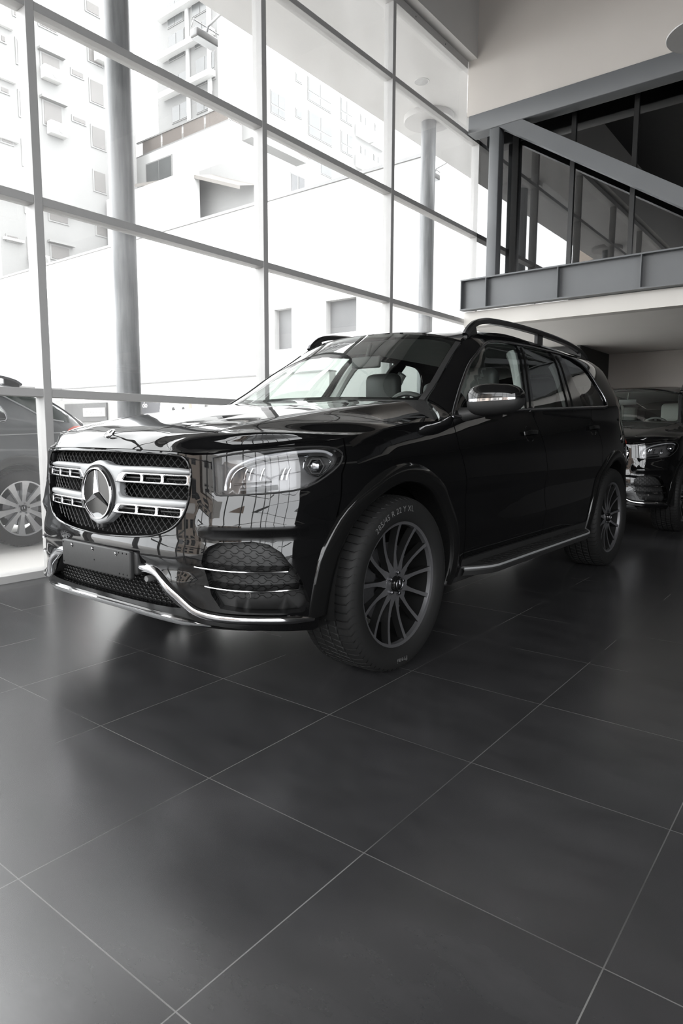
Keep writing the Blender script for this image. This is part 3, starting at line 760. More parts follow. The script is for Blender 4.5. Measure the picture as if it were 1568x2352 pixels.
    while z < A[:, 1].max():
        x = -.52-(sx/2 if row % 2 else 0)
        while x < .52:
            q = [(x, z), (x+sx*.25, z+sz*.5), (x+sx*.60, z+sz*.5), (x+sx*.85, z)]
            for run in clip_poly(resamp(q, .006)[:-2], lin_):
                a = np.array(run); P = back(a[:, 0], a[:, 1])+np.array([0, -.02, 0]); mb.tube([tuple(p) for p in P], .0022, 4, cap=False)
            x += sx
        z += sz; row += 1
    mb.build('intake_mesh', M['net'], lw); panel('intake_back', inset(li, -.012), [], back, M['void'], lw, h=.06, rim=0, cust=False)
    q = np.array(resamp(li, .02)); P0 = S(q[:, 0], q[:, 1]); P1 = back(q[:, 0], q[:, 1]); n = len(q)
    MB().add([tuple(p) for p in P0]+[tuple(p) for p in P1], [(i, (i+1) % n, n+(i+1) % n, n+i) for i in range(n)]).build('intake_frame', M['matte'], lw, smooth=True)
    for sx_ in (.30,):
        c = S(np.array([sx_]), np.array([.497]))[0]+np.array([0, .012, 0]); mb = MB(); mb.lathe([(0, -.008), (.012, -.008), (.014, -.004), (.015, .05)], 20, lambda r, h, a: (c[0]+r*math.cos(a), c[1]+h, c[2]+r*math.sin(a))); mb.build('parking_sensor', M['lampdark'], lw, smooth=True)
    cp = [(0, .548), (.18, .547), (.268, .545), (.33, .545), (.372, .537), (.41, .514), (.455, .478), (.52, .428), (.565, .402), (.62, .388), (.70, .380), (.826, .374), (.963, .362), (1.04, .350)]
    path = mir(cp[1:])[::-1]+cp; P, nn = uvpath(path, Sb, .001, 5)
    wid = [.0205 if abs(a[0]) < .95 else .0205-.012*min(1, (abs(a[0])-.95)/.09) for a in catm(path, 5)]
    sec = [(-1, -.25), (-.9, .25), (-.6, .62), (-.2, .80), (.2, .80), (.6, .62), (.9, .25), (1, -.25)]
    MB().tube(P, wid, sec=sec, up=nn).build('chrome_bow', M['chrome'], root, smooth=True, angle=60)
    # skid lip
    lp = [(0, .366), (.15, .366), (.30, .364), (.45, .360), (.55, .354), (.60, .348), (.635, .342)]
    path = mir(lp[1:])[::-1]+lp; q = np.array(catm(path, 5)); P = S(q[:, 0], q[:, 1]); w_ = np.clip((.645-np.abs(q[:, 0]))/.15, 0, 1)[:, None]; k = len(q)
    D = lambda y_, z_: P+np.array([0, y_, z_])*w_
    rows = [P+np.array([0, .03, .030]), D(.006, .020), D(-.008, .005), D(-.013, .001), D(-.010, -.006)]
    mk = lambda rs, nm, mt: MB().add([tuple(v) for r in rs for v in r], [(a*k+i, a*k+i+1, (a+1)*k+i+1, (a+1)*k+i) for a in range(len(rs)-1) for i in range(k-1)]).build(nm, mt, root, smooth=True, angle=50)
    mk(rows[:3], 'lip_shelf', M['gloss']); sk = mk([rows[2], rows[3], rows[4]], 'chrome_lip', M['chrome'])
    mk([rows[4], D(.002, -.024), D(.04, -.036), P+np.array([0, .14, -.05])], 'skid_plate', M['silver'])
    # underside
    mb = MB(); t_ = np.linspace(-1.05, 1.05, 41); Pb = S(t_, np.interp(np.abs(t_), [0, .62, .83, 1.05], [.345, .335, .328, .30])); vs = [tuple(p) for p in Pb]+[(p[0]*.8, .35, .26) for p in Pb]
    mb.add(vs, [(i, i+1, 42+i, 41+i) for i in range(40)]); mb.box((-.72, -.25, .22), (.72, 3.9, .30)); mb.build('underbody', M['matte'], root)
    # plate holder
    pl_ = empty_child('plate_holder', root); y0 = float(S(0., .56)[1])
    mb = MB(); mb.box((-.262, y0-.034, .497), (.262, y0-.012, .612), bev=.006); mb.build('holder_plate', M['matte'], pl_, smooth=True)
    mb = MB(); mb.box((-.235, y0-.016, .515), (.262+.02, y0+.045, .606), bev=.008); mb.build('holder_base', M['matte'], pl_, smooth=True)
    for x_ in (-.175, -.01, .165):
        mb = MB(); mb.lathe([(0, -.006), (.004, -.0055), (.0055, -.003), (.0055, 0)], 14, lambda r, h, a: (x_+r*math.cos(a), y0-.034+h, .596+r*math.sin(a))); mb.build('screw', M['chrome'], pl_, smooth=True)
        mb = MB(); mb.lathe([(.0058, -.0006), (.010, -.0012), (.0105, 0)], 18, lambda r, h, a: (x_+r*math.cos(a), y0-.034+h, .594+r*math.sin(a))); mb.build('screw_washer', M['gloss'], pl_)
    mb = MB()
    for x_, z_ in [(-.25, .600), (-.25, .512), (.185, .600), (.212, .600), (.24, .600), (.185, .512), (.212, .512), (.24, .512), (0, .548)]:
        mb.lathe([(0, -.0005), (.0035, -.0005), (.004, 0)], 10, lambda r, h, a: (x_+r*math.cos(a), y0-.034+h, z_+r*math.sin(a)))
    mb.build('screw_hole', M['void'], pl_)
    # ---------------- bonnet
    hp = hood_patch(); panel('bonnet', [(-.95, 0), (.95, 0), (.95, 1.25), (-.95, 1.25)], [], hp, pt, root, h=.022 if detail else .05, gap=.0015, rim=.02)
    c = hp(np.array([0.0]), np.array([.118]))[0]; c1 = hp(np.array([0.0]), np.array([.100]))[0]; c2 = hp(np.array([0.0]), np.array([.140]))[0]; c = (c+(c1+c2)/2)/2; fw = Vector(c2-c1).normalized(); sd = Vector((1, 0, 0)); nn = sd.cross(fw)
    bb = empty_child('bonnet_badge', root)
    g = lambda r, h, a: tuple(Vector(c)+sd*(r*math.cos(a))+fw*(r*math.sin(a))+nn*h)
    MB().lathe([(0, .002), (.021, .002), (.0215, 0)], 32, g, 0).lathe([(.0225, .001), (.0235, .0035), (.0265, .0035), (.028, 0)], 32, g, 1).build('badge_disc', [M['gloss'], M['chrome']], bb, smooth=True)
    e = emblem(bb, .021, .002, M['chrome'], 'star_emblem', ring=False); e.matrix_local = Matrix(((sd.x, -nn.x, fw.x, c[0]+nn.x*.003), (sd.y, -nn.y, fw.y, c[1]+nn.y*.003), (sd.z, -nn.z, fw.z, c[2]+nn.z*.003), (0, 0, 0, 1)))
    wp0 = ws_patch(); uu = np.linspace(-1, 1, 31); ha = hp(uu*.95, np.full(31, 1.25)); hb = hp(uu*.95, np.full(31, 1.22)); wa = wp0(uu*.70, np.full(31, .012)); k = 31
    vs = np.concatenate([hb-np.array([0, 0, .012]), ha-np.array([0, 0, .014]), (ha+wa)/2-np.array([0, 0, .016]), wa-np.array([0, 0, .004])])
    MB().add([tuple(v) for v in vs], [(a*k+i, a*k+i+1, (a+1)*k+i+1, (a+1)*k+i) for a in range(3) for i in range(k-1)]).build('cowl', M['matte'], root, smooth=True)
    # ---------------- body sides
    rear_top = [(T1+y, float(zA(y))) for y in (.50, .6, .7, .81, .9, .985, 1.08, 1.2, 1.3, 1.4, 1.7, 2.0, 2.4, 2.8, 3.0, 3.15, 3.3, 3.5, 3.65, 3.75, 3.85, 3.95)]
    zr = float(zA(4.05)); T5 = 5.52
    for sg in (1, -1):
        f = Sm(sg); fl = (sg < 0)
        archF = circ_t(0, HZ, AR, math.pi*.82-math.pi*0, 0, 16)  # front edge over the top to the rear
        i0 = [p for p in circ_t(0, HZ, AR, math.pi*.86, -math.pi*.05, 22)]
        fender = [(1.172, 1.074), (1.2, 1.079), (1.354, 1.103), (1.628, 1.139), (1.93, 1.154), (1.955, 1.163), (2.0, 1.203), (2.04, 1.250), (2.062, 1.262), (2.062, 1.168), (2.060, 1.135), (2.078, 1.016), (2.127, .904), (2.160, .789), (2.172, .512), (2.180, .42), (2.175, .33)]+i0[::-1]
        fender = fender[:17]+[p for p in circ_t(0, HZ, AR, -math.pi*.05, math.pi*.82, 22)]+[(1.138, .80), (1.144, .93), (1.172, .99)]
        panel('front_fender', fender, [], f, pt, root, h=H, flip=fl)
        fd = [(2.064, 1.166), (2.3, 1.194), (3.115, 1.236), (3.118, 1.20), (3.150, 1.14), (3.198, 1.051), (3.252, .855), (3.256, .657), (3.262, .43), (2.184, .43), (2.176, .512), (2.164, .789), (2.131, .904), (2.082, 1.016), (2.064, 1.135)]
        def Sd(t, z, f=f, sg=sg):
            P = f(t, z)   # lower door: outward ramp towards the sill
            k = np.exp(-((z-(.56+.02*(t-2)))/.05)**2)*np.clip((t-2.3)/.6, 0, 1)*np.clip((4.2-t)/.5, 0, 1)
            P[..., 0] += sg*.010*k; return P
        panel('front_door', fd, [], Sd, pt, root, h=H, flip=fl)
        rd = [(3.121, 1.236), (3.72, 1.264), (4.20, 1.285), (4.206, 1.207), (4.30, 1.10), (4.333, 1.06), (4.352, .976), (4.345, .80)]
        rd += [p for p in circ_t(WB, HZ, AR+.03, math.pi*.72, math.pi*.985, 8)]+[(3.266, .43), (3.260, .657), (3.256, .855), (3.202, 1.051), (3.154, 1.14), (3.122, 1.20)]
        panel('rear_door', rd, [], Sd, pt, root, h=H, flip=fl)
        quarter = [(2.066, 1.268)]+rear_top[1:]+[(T1+4.05, zr-.0), (T5+.3, zr-.07), (T5+.3, .45), (5.25, .42)]+[p for p in circ_t(WB, HZ, AR, 0, math.pi*.70, 14)]+[(4.349, .80), (4.356, .976), (4.337, 1.062), (4.304, 1.103), (4.21, 1.209), (4.204, 1.287), (3.072, 1.2345), (2.066, 1.169)]
        panel('body_frame', quarter, [DLO], f, pt, root, h=H, flip=fl, gap=.001)
        sill = [(2.176, .425), (3.26, .425), (4.20, .425), (4.20, .33), (2.176, .30)]
        panel('sill', sill, [], f, M['matte'], root, h=.06, flip=fl)
        # tail end
        panel('tail_corner', [(T5+.3, zr-.07), (T3, zr-.07), (T3, .45), (T5+.3, .45)], [], f, pt, root, h=.06, flip=fl)
        tl = [(T5-.22, 1.02), (T5+.02, 1.10), (T5+.55, 1.13), (T5+.55, 1.00), (T5+.02, .965), (T5-.12, .965)]
        if shape: tl = [(5.24, 1.165), (5.34, 1.235), (5.46, 1.268), (6.05, 1.275), (6.05, 1.12), (5.45, 1.12), (5.28, 1.13)]
        panel('tail_light', rc(tl, .03), [], f, M['red'], root, h=.04, off=.006, rim=.006, flip=fl)
        if shape:
            tg = [(4.60, 1.585), (4.85, 1.46), (5.07, 1.345), (5.30, 1.31), (5.40, 1.30), (5.42, 1.37), (5.20, 1.53), (4.90, 1.635), (4.70, 1.66)]
            panel('tail_window', tg, [], f, mat('green_tinted_tail_glass', (.035, .045, .04), .08, coat=.6, noise=.2), root, h=.05, off=.004, rim=.006, flip=fl)
            P, nn = uvpath([(4.60, 1.585), (4.85, 1.46), (5.07, 1.345), (5.30, 1.31)], f, .006, 4); MB().tube(P, .008, 6).build('tail_trim', M['silver'], root, smooth=True)
            P, nn = uvpath([(2.2, 1.10), (3.5, 1.13), (4.6, 1.17), (5.2, 1.19)], f, .002, 4); MB().tube(P, .006, 6).build('crease_trim', M['silver'], root, smooth=True)
        # glass
        def cut(x0b, x0t, x1b, x1t):
            """part of the window outline between two slanted lines t = b..t"""
            A = np.array(resamp(DLO, .02)); out = []
            L0 = lambda z: x0b+(x0t-x0b)*(z-1.24)/.42; L1 = lambda z: x1b+(x1t-x1b)*(z-1.24)/.42
            lo = [(x, z) for x, z in A]
            P = []
            n = len(lo)
            for i in range(n):
                for side in (0,):
                    x, z = lo[i]; P.append((min(max(x, L0(z)), L1(z)), z))
            Q = [P[0]]
            for p in P[1:]:
                if abs(p[0]-Q[-1][0])+abs(p[1]-Q[-1][1]) > .004: Q.append(p)
            return Q
        tri = [(2.085, 1.178), (2.17, 1.236), (2.27, 1.310), (2.275, 1.20), (2.16, 1.184)]
        def cutz(P0, a, b):
            return P0
        segs = (('window_glass', 2.29, 2.29, 3.035, 3.275, 'sideglass'), ('window_glass', 3.145, 3.375, 3.745, 3.88, 'privacy'), ('quarter_glass', 4.05, 4.06, 4.66, 4.66, 'privacy'))
        for nm, a, b, c_, d_, mt in segs:
            Q = cut(a, b, c_, d_); panel(nm, inset(Q, .002), [], f, M[mt], root, h=.05, off=-.010, rim=0, gap=0, flip=fl)
        for a, b, c_, d_ in ((3.035, 3.275, 3.145, 3.375), (3.745, 3.88, 4.05, 4.06)):
            Q = cut(a+.0, b+.0, c_, d_); panel('window_pillar', Q, [], f, M['gloss'], root, h=.05, off=-.003, rim=.02, gap=.001, flip=fl)
        for a, b in ((3.09, 3.325), (3.83, 3.94)):
            P, nn = uvpath([(a, 1.245), (a+(b-a)*.5, 1.45), (b, 1.655)], f, -.001, 6); MB().tube(P, .005, 6).build('pillar_gap', M['void'], root)
        panel('mirror_triangle', tri, [], f, M['gloss'], root, h=.04, off=-.002, rim=.02, gap=0, flip=fl)
        P, nn = uvpath(DLO+[DLO[0]], f, .002, 3)
        sec = [(-1, -.3), (-.8, .3), (0, .55), (.8, .3), (1, -.3)]
        MB().tube(P[:-1], .0095, sec=sec, up=nn[:-1], closed=True).build('window_trim', M['dchrome'], root, smooth=True, angle=60)
        # belt strip thicker lower line
        P, nn = uvpath([(3.072, 1.2345), (3.72, 1.262), (4.299, 1.287), (4.55, 1.299)], f, .002, 4); MB().tube(P, .010, sec=sec, up=nn).build('belt_trim', M['dchrome'], root, smooth=True, angle=60)
        # arches
        for cy in (0, WB):
            a0, a1 = (math.pi*1.03, -math.pi*.06) if cy == 0 else (math.pi*1.02, -math.pi*.03)
            ns = 40; vs = []; secp = [(-.055, -.10), (-.040, -.012), (-.034, .010), (-.020, .020), (.015, .022), (.040, .014), (.050, .004), (.052, -.006)]; k = len(secp)
            for i in range(ns+1):
                a = a0+(a1-a0)*i/ns
                for dr, dn in secp:
                    t = T1+cy+(AR+dr)*math.cos(a); z = HZ+(AR+dr)*math.sin(a); z_ = max(z, .285); P = f(np.array([t]), np.array([z_]))[0]
                    P2 = f(np.array([t-.01, t+.01]), np.array([z_, z_])); tv = P2[1]-P2[0]; nv = np.array([sg*tv[1], -sg*tv[0], 0])*np.sign(tv[1]); nv = np.array([abs(tv[1])*sg, -abs(tv[0]) if t < T1 else (abs(tv[0]) if t > T2 else 0), 0]); nv = nv/np.linalg.norm(nv)
                    P = P+nv*(dn if dn < 0 else dn*(1-.75*max(0, min(1, (a/math.pi-.72)/.2)) if cy == 0 else dn/dn)); P[2] = z; vs.append(tuple(P))
            fs = [(i*k+q, i*k+q+1, (i+1)*k+q+1, (i+1)*k+q) for i in range(ns) for q in range(k-1)]
            if sg < 0: fs = [x[::-1] for x in fs]
            MB().add(vs, fs).build('wheel_arch_trim', M['gloss'] if paint == 'paint' else M['matte'], root, smooth=True, angle=60)
            mb = MB(); mb.lathe([(.470, .93*sg), (.470, .55*sg), (0.02, .55*sg)], 40, lambda r, h, a, cy=cy: (h, cy+r*math.cos(a), HZ+r*math.sin(a)), a0=-.15, a1=math.pi+.15); mb.build('wheel_well', M['void'], root)
        # door handles
        for (t0, z0) in ((2.90, 1.088), (4.10, 1.128)):
            hd = empty_child('door_handle', root); P, nn = uvpath([(t0, z0), (t0+.06, z0+.003), (t0+.13, z0+.005), (t0+.19, z0+.006)], f, .030, 5)
            P = [Vector(p)-Vector(n)*(.022*(abs(i/(len(P)-1)-.5)*2)**4) for i, (p, n) in enumerate(zip(P, nn))]
            MB().tube(P, [.012]*len(P), sec=[(-.45, -.9), (-.45, .9), (0, 1.1), (.45, .9), (.45, -.9), (0, -1.1)], up=[(0, 0, 1)]*len(P)).build('grip', M['gloss'], hd, smooth=True, angle=50)
            panel('handle_recess', rc([(t0+.045, z0-.045), (t0+.15, z0-.045), (t0+.16, z0), (t0+.14, z0+.048), (t0+.05, z0+.045), (t0+.035, z0)], .03), [], lambda t, z, f=f, sg=sg, t0=t0, z0=z0: f(t, z)+np.stack([-sg*.012*np.clip(1-(((t-t0-.1)/.06)**2+((z-z0)/.05)**2), 0, 1), 0*t, 0*t], -1), M['gloss'], hd, h=.012, off=.0015, rim=.002, gap=0, cust=False)
        # running board
        q = catm([(2.19+0*1, 0), (2.35, 0), (2.7, 0), (3.1, 0), (3.5, 0), (3.9, 0), (4.08, 0)], 5); n = len(q); vs = []
        for i, (t, _) in enumerate(q):
            y_ = t-T1; e = min(1, (t-2.15)/.28, (4.14-t)/.28); e = math.sin(max(0, e)*math.pi/2); xo = .905+.125*e; zz = .352
            for x_, z_ in ((.87, zz-.03), (.87, zz+.016), (xo-.022, zz+.014), (xo-.018, zz+.004), (xo-.004, zz+.002), (xo, zz-.008), (xo-.012, zz-.035)): vs.append((sg*x_, y_, z_+.02))
        k = 7; fs = [(i*k+a, i*k+a+1, (i+1)*k+a+1, (i+1)*k+a) for i in range(n-1) for a in range(k-1)]; rb = MB().add(vs, fs).build('running_board', M['matte'], root, smooth=True, angle=30)
        MB().tube([(v[0], v[1], v[2]+.003) for v in [(vs[i*k+4][0], vs[i*k+4][1], vs[i*k+4][2]) for i in range(n)]], .0065, 8).build('aluminium_edge', M['silver'], rb, smooth=True)
        mb = MB()
        for i in range(24):
            for j in range(2): mb.box((sg*(.905+j*.045), .80+i*.066, .3865), (sg*(.94+j*.045), .85+i*.066, .3895))
        mb.build('tread_stud', M['rubber'], rb)
        # door mirror
        mr = empty_child('door_mirror', root); cx, cy, cz = sg*1.065, .655, 1.262; folded = sg < 0
        def mshape(a, b):  # a: around (vertical plane), b: -pi/2..pi/2 along x
            ex = 2.6; ca, sa, cb, sb = math.cos(a), math.sin(a), math.cos(b), math.sin(b); pw_ = lambda v, e: math.copysign(abs(v)**(2/e), v)
            X = pw_(sb, 3.0); r_ = pw_(cb, 3.0); Yv = pw_(ca, 2.4)*r_; Zv = pw_(sa, 2.6)*r_
            hgt = .080-.010*X
            if folded: return (cx+.075-Yv*.055, cy+.20+X*.135, cz-.02+Zv*hgt*.9)
            return (cx+sg*X*.138, cy+Yv*.085*(1 if Yv > 0 else .95)+.02*X, cz+Zv*hgt+.004*X)
        for nm, rng, mt in (('mirror_cap', (math.pi*.0, math.pi*.995), 'gloss' if paint == 'paint' else paint), ('mirror_base', (math.pi*1.02, math.pi*2.0), 'matte'), ('indicator_strip', (math.pi*.995, math.pi*1.02), 'chrome')):
            vs = []; na, nb_ = 16, 20
            for i in range(na+1):
                for j in range(nb_+1):
                    a = rng[0]+(rng[1]-rng[0])*i/na; b = -math.pi/2+math.pi*j/nb_; vs.append(mshape(a, b))
            MB().add(vs, [(i*(nb_+1)+j, i*(nb_+1)+j+1, (i+1)*(nb_+1)+j+1, (i+1)*(nb_+1)+j) for i in range(na) for j in range(nb_)]).build(nm, M[mt], mr, smooth=True, angle=60)
        MB().tube([(sg*.885, .62, 1.185), (sg*.93, .63, 1.190), (sg*.99, .645, 1.20), (sg*1.04, .655, 1.215)], [.040, .034, .030, .030], 12, sec=None).build('mirror_arm', M['matte'], mr, smooth=True)
        # roof rail
        rp = [(.618, 1.15, 1.675), (.620, 1.175, 1.706), (.622, 1.245, 1.750), (.624, 1.35, 1.780), (.625, 1.52, 1.798), (.625, 1.92, 1.812), (.624, 2.42, 1.812), (.620, 2.82, 1.800), (.616, 3.08, 1.778), (.612, 3.25, 1.745), (.610, 3.33, 1.70)]
        q = catm(rp, 5); MB().tube([(sg*a, b, c_) for a, b, c_ in q], [.018]*len(q), sec=[(-1, -1), (-1.1, .4), (-.5, 1), (.5, 1), (1.1, .4), (1, -1)]).build('roof_rail', M['dchrome'], root, smooth=True, angle=40)
        for (ya, yb_) in ((1.155, 1.29), (2.22, 2.32), (3.14, 3.30)):
            mb = MB()
            ra = np.array(q); za_ = np.interp(ya, ra[:, 1], ra[:, 2]); zb2 = np.interp(yb_, ra[:, 1], ra[:, 2])
            b0, b1 = float(zA(ya))-.01, float(zA(yb_))-.01
            mb.prism([(ya, b0), (yb_, b1), (yb_-.03 if ya < 1.2 else yb_, zb2-.01), (ya, za_-.008)], sg*.604, sg*.628, lambda a, b, d: (d, a, b))
            mb.build('rail_foot', M['matte'], root)
        for cy in (0, WB): make_wheel(root, .93, cy, sg, style, text=(detail and sg > 0 and cy == 0))
    # ---------------- roof, windscreen
    rp_ = roof_patch(); panel('roof', [(-.64, 1.08), (.64, 1.08), (.64, 4.05), (-.64, 4.05)], [], rp_, pt, root, h=.04 if detail else .07, gap=.001, rim=.02)
    wp = ws_patch()
    wo = [(-.70, 0), (.70, 0), (.70, .82), (-.70, .82)]; wi = rc([(-.668, .035), (.668, .035), (.660, .780), (-.660, .780)], .07)
    panel('windscreen', wo, [], wp, M['ws'], root, h=.04, gap=.003, rim=0)
    panel('windscreen_border', wo, [wi], wp, M['gloss'], root, h=.05, gap=.004, rim=0, off=-.004)
    for sg in (1, -1):
        vv = np.linspace(0, .81, 14); P = wp(np.full(14, sg*.683), vv); P2 = wp(np.full(14, sg*.683), vv+.002); P3 = wp(np.full(14, sg*.680), vv); nn = np.cross(P3-P, P2-P); nn /= np.linalg.norm(nn, axis=1, keepdims=True); nn *= np.sign(nn[:, 2:3])
        MB().tube([tuple(p) for p in P], .017, sec=[(-1, -.2), (-.9, .25), (.9, .25), (1, -.2)], up=[tuple(n) for n in nn]).build('windscreen_moulding', M['matte'], root)
    zr = float(zA(4.05))
    mb = MB(); pr = rp_(np.linspace(-.64, .64, 15), np.full(15, 4.05)); ps = S(np.where(np.linspace(-1, 1, 15) >= 0, 1, -1)*np.interp(np.abs(np.linspace(-1, 1, 15)), [0, 1], [T3, T5+.3]), np.full(15, zr-.07)); mb.add([tuple(p) for p in pr]+[tuple(p) for p in ps], [(i, i+1, 16+i, 15+i) for i in range(14)]); mb.build('rear_spoiler', pt, root, smooth=True)
    # ---------------- cabin
    cb = empty_child('cabin', root)
    MB().box((-.80, .55, .30), (.80, 3.9, .36)).build('cabin_floor', M['void'], cb)
    vs = []; ds = [(.42, 1.14), (.60, 1.215), (.72, 1.225), (.82, 1.20), (.86, 1.10), (.80, .75)]
    xs = np.linspace(-.80, .80, 9)
    for x_ in xs:
        for y_, z_ in ds: vs.append((x_, y_+.10*(x_/.8)**2*0, z_-.02*(abs(x_)/.8)**4))
    MB().add(vs, [(i*6+j, i*6+j+1, (i+1)*6+j+1, (i+1)*6+j) for i in range(8) for j in range(5)]).build('dashboard', M['seat'], cb, smooth=True)
    for sg in (1, -1):
        f = Sm(sg); panel('door_lining', [(2.1, 1.16), (4.35, 1.27), (4.35, .45), (2.1, .45)], [], lambda t, z, f=f, sg=sg: f(t, z)-np.array([sg*.05, 0, 0]), M['seat'], cb, h=.15, rim=0, cust=False)
        P, nn = uvpath([(3.09, 1.2), (3.20, 1.42), (3.30, 1.66)], f, -.07, 4); MB().tube(P, .035, 8).build('pillar_lining', M['lining'], cb, smooth=True)
        P, nn = uvpath([(3.9, 1.2), (3.98, 1.42), (4.0, 1.64)], f, -.07, 4); MB().tube(P, .04, 8).build('pillar_lining', M['lining'], cb, smooth=True)
    MB().add([tuple(p-np.array([0, 0, .04])) for p in np.concatenate([rp_(np.linspace(-.60, .60, 7), np.full(7, y_)) for y_ in (1.14, 1.8, 2.6, 3.4, 3.9)])], [(j*7+i, j*7+i+1, (j+1)*7+i+1, (j+1)*7+i) for j in range(4) for i in range(6)]).build('roof_lining', M['lining'], cb, smooth=True)
    def seat(x_, y_, wd, nm='seat', head=True, z=0):
        st = empty_child('seat', root)
        MB().box((x_-wd, y_-.50, .62+z), (x_+wd, y_+.05, .76+z), bev=.05).build('cushion', M['seat'], st, smooth=True)
        sec = [(-1, -.4), (-.9, .3), (-.5, .5), (.5, .5), (.9, .3), (1, -.4), (.6, -.6), (-.6, -.6)]
        pts = [(x_, y_, .70+z), (x_, y_+.05, .95+z), (x_, y_+.12, 1.18+z), (x_, y_+.15, 1.28+z), (x_, y_+.155, 1.32+z)]
        ws_ = [wd*1.0, wd*1.02, wd*.86, wd*.62, wd*.4]
        vs = []; k = 8
        for (a, b, c_), w2 in zip(pts, ws_):
            for p, q in sec: vs.append((a+p*w2, b-q*.16, c_))
        MB().add(vs, [(i*k+j, i*k+(j+1) % k, (i+1)*k+(j+1) % k, (i+1)*k+j) for i in range(4) for j in range(k)]+[tuple(range(4*k, 5*k))]).build('backrest', M['seat'], st, smooth=True, angle=70)
        if head:
            hr = MB(); hr.box((x_-.15, y_+.08, 1.30+z), (x_+.15, y_+.20, 1.56+z), bev=.055); hr.build('headrest', M['seat'], st, smooth=True)
            MB().tube([(x_-.05, y_+.15, 1.2+z), (x_-.05, y_+.15, 1.35+z)], .007).tube([(x_+.05, y_+.15, 1.2+z), (x_+.05, y_+.15, 1.35+z)], .007).build('headrest_post', M['chrome'], st)
    for x_ in (-.40, .40): seat(x_, 1.62, .25, z=-.02)
    for x_ in (-.45, 0, .45): seat(x_, 2.55, .22, z=-.03, head=(x_ != 0))
    sw = empty_child('steering_wheel', root); cv = Vector((.38, .96, 1.165)); ax = Vector((0, .90, .42)).normalized(); sd = Vector((1, 0, 0)); up = sd.cross(ax)*-1
    g = lambda r, h, a: tuple(cv+ax*h+sd*(r*math.cos(a))+up*(r*math.sin(a)))
    MB().lathe([(.175+.016*math.cos(q), .016*math.sin(q)) for q in [i*math.pi/4 for i in range(8)]], 40, g, close=True).build('rim', M['seat'], sw, smooth=True)
    mb = MB(); mb.lathe([(0, -.03), (.05, -.03), (.065, 0), (.05, .05)], 24, g); mb.tube([g(.05, 0, 0), g(.17, 0, 0)], .014); mb.tube([g(.05, 0, math.pi), g(.17, 0, math.pi)], .014); mb.tube([g(.05, 0, -math.pi/2), g(.17, 0, -math.pi/2)], .014); mb.build('hub', M['seat'], sw, smooth=True)
    MB().box((-.11, .98, 1.50), (.11, 1.005, 1.575), bev=.01).tube([(0, 1.0, 1.57), (0, 1.04, 1.66)], .012).build('rear_view_mirror', M['matte'], cb, smooth=True)
    if shape: SHP['za'] = list(ZA0); SHP['zb'] = ZB0
    return root
ZB0 = list(SHP['zb'])
BK = {"A": [[14.77, 15.16, 17.36, 18.39], [14.77, 15.16, 15.15, 16.22], [14.81, 15.17, 13.07, 14.14], [14.71, 15.15, 19.32, 19.79], [15.88, 16.73, 19.43, 19.79], [15.9, 16.8, 17.36, 18.29], [15.89, 16.8, 15.2, 16.22], [15.94, 16.88, 10.97, 11.38], [15.94, 16.88, 9.23, 9.85], [18.29, 18.99, 21.17, 21.63], [18.32, 19.06, 18.94, 19.72], [18.34, 19.07, 17.09, 18.11], [18.33, 19.08, 15.02, 15.98], [18.35, 19.01, 12.95, 13.9], [18.38, 19.14, 10.85, 11.35], [17.39, 18.0, 17.95, 18.19], [17.35, 18.02, 15.87, 16.07], [14.08, 14.29, 17.99, 18.23], [13.95, 14.32, 15.89, 16.09], [13.87, 14.38, 13.78, 14.05], [13.88, 14.38, 9.59, 9.83], [14.8, 15.25, 11.01, 11.36], [14.84, 15.22, 8.99, 9.9]], "AC": [[15.84, 16.11, 17.15, 17.53], [18.6, 18.96, 19.02, 19.31], [14.83, 15.2, 8.65, 9.07], [16.02, 16.5, 14.81, 15.11]], "B1": [[-38.62, -37.02, 28.48, 29.97], [-38.57, -36.96, 26.32, 27.95], [-38.45, -36.77, 24.21, 25.26], [-38.39, -36.71, 22.31, 23.33], [-36.09, -34.44, 28.26, 29.33], [-35.88, -34.37, 26.31, 27.71], [-35.83, -33.94, 23.9, 25.55], [-35.82, -34.28, 22.24, 23.16]], "xb": -33.71, "B2": [[34.89, 36.36, 23.53, 24.98], [38.93, 41.63, 25.86, 27.46], [38.97, 41.75, 23.42, 25.09], [39.01, 41.76, 21.04, 21.94], [42.9, 44.35, 25.86, 27.48], [42.97, 44.43, 23.5, 25.02], [45.59, 46.79, 25.45, 27.13], [47.59, 48.59, 25.97, 27.11], [45.62, 46.7, 23.26, 24.66], [47.51, 48.63, 23.98, 24.6], [37.56, 38.19, 26.66, 27.16], [37.55, 38.17, 24.2, 24.73]], "xc": -24.09, "C1": [[-30.63, -28.49, 12.49, 15.37]], "C2": [[23.67, 24.11, 13.45, 14.82], [24.82, 25.4, 13.59, 14.8], [25.48, 26.21, 13.68, 14.82], [26.32, 26.83, 13.71, 14.77], [26.91, 27.41, 13.87, 14.79]], "open": [[-12.68, -12.01, 3.45, 4.58], [-10.76, -9.73, 3.73, 4.61]]}
